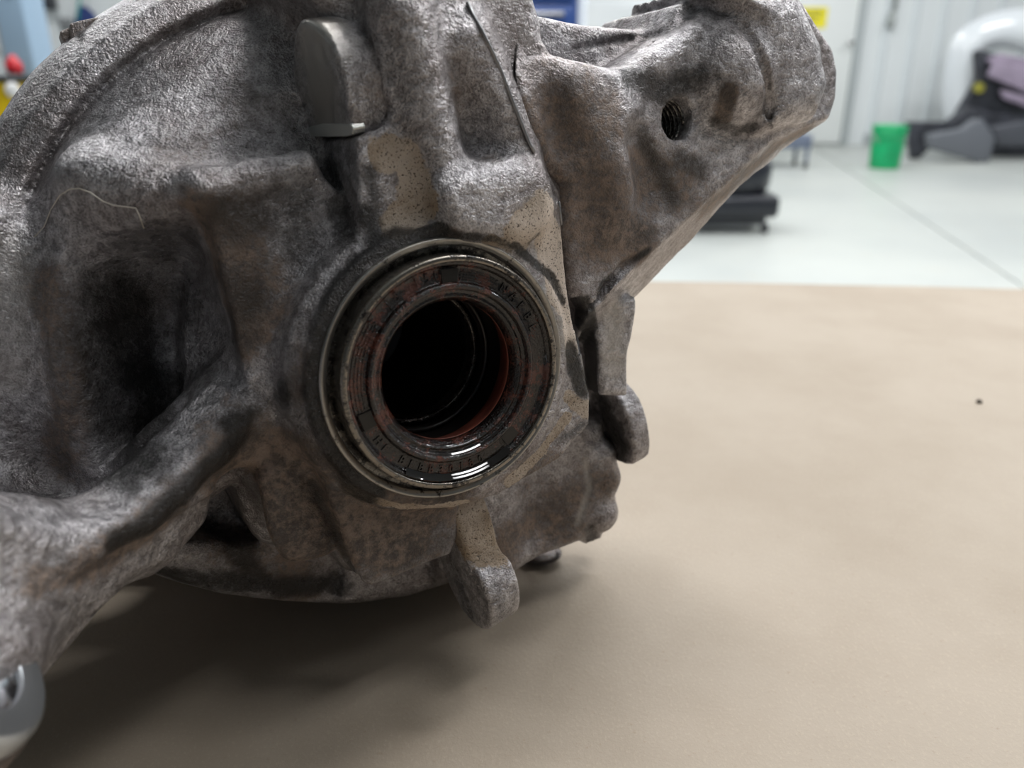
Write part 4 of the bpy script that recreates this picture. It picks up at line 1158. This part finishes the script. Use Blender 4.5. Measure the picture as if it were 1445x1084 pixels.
o = bm_obj('red_bottle', bm, M_RED, smooth=True, loc=(rz.x-.012, yq+.2, zb1+.006)); tag(o, 'small red bottle standing on the yellow bin at the left edge', 'bottle')
wb = at_y(2, 128, yq-.05)
bm = bmesh.new(); bmesh.ops.create_uvsphere(bm, u_segments=24, v_segments=14, radius=.035)
for v in bm.verts: v.co.y *= .6
o = bm_obj('round_label', bm, simple('white_plastic', (.85, .85, .85), .4), bx, True, loc=(wb.x-bx.location.x, -.21, wb.z)); o['label'] = 'round white knob on the front of the bin'
yk = 9.7
k0, k1 = at_y(54, -12, YW-.1), at_y(77, 13, YW-.1)
bo = empty('wall_box', ((k0.x+k1.x)/2, YW-.1, (k0.z+k1.z)/2), 'small black box fixed high on the wall right of the lift column', 'box')
box('casing', (0, 0, 0), (k1.x-k0.x, .16, abs(k0.z-k1.z)), M_BLKP, bo, .012); box('bracket', (0, .09, 0), (.08, .02, .12), M_GREYD, bo, .003)
M_NAVY = simple('navy_cloth', (0.02, 0.04, 0.16), 0.8)
M_TEAL = simple('teal_hose', (0.02, 0.30, 0.28), 0.5)
h0 = at_y(118, 22, YW-.12)
ja = empty('hanging_jacket', (h0.x, YW-.1, h0.z), 'navy jacket with a teal strap hanging on the far wall behind the housing', 'jacket')
bm = bmesh.new(); bm_lathe(bm, [(0, .10), (.05, .08), (.09, .02), (.13, -.10), (.17, -.30), (.18, -.5), (0, -.5)], lambda a, b, c: (a*1.1, b*.45, c), 24)
for v in bm.verts: v.co.x += .012*math.sin(v.co.z*37); v.co.y += .01*math.sin(v.co.x*60+v.co.z*20)
bm_obj('cloth', bm, M_NAVY, ja, True)
bm = bmesh.new(); bm_tube(bm, [(-.05, -.06, -.05), (-.03, -.04, .08), (0, .0, .22), (.01, .07, .30)], .014, 8); bm_obj('strap', bm, M_TEAL, ja, True)
g = at_y(89, 34, YW-.1)
gb = empty('socket_box', (g.x, YW-.04, g.z), 'small grey socket box on the far wall left of the navy jacket', 'socket')
box('casing', (0, 0, 0), (.11, .07, .13), M_GREYD, gb, .008); box('cover', (0, -.04, 0), (.08, .012, .09), M_WIRE, gb, .003)
# tiny dark speck on the paper
s_ = floor_at(1382, 567, BENCH_Z+.0025)
bm = bmesh.new(); bmesh.ops.create_icosphere(bm, subdivisions=2, radius=.0016)
for v in bm.verts: v.co *= 1+.35*math.sin(v.co.x*4000+v.co.y*2500)
o = bm_obj('grit_crumb', bm, simple('dark_crumb', (.06, .05, .04), .8), smooth=False, loc=s_); tag(o, 'tiny dark crumb lying on the open brown paper at the right', 'crumb')
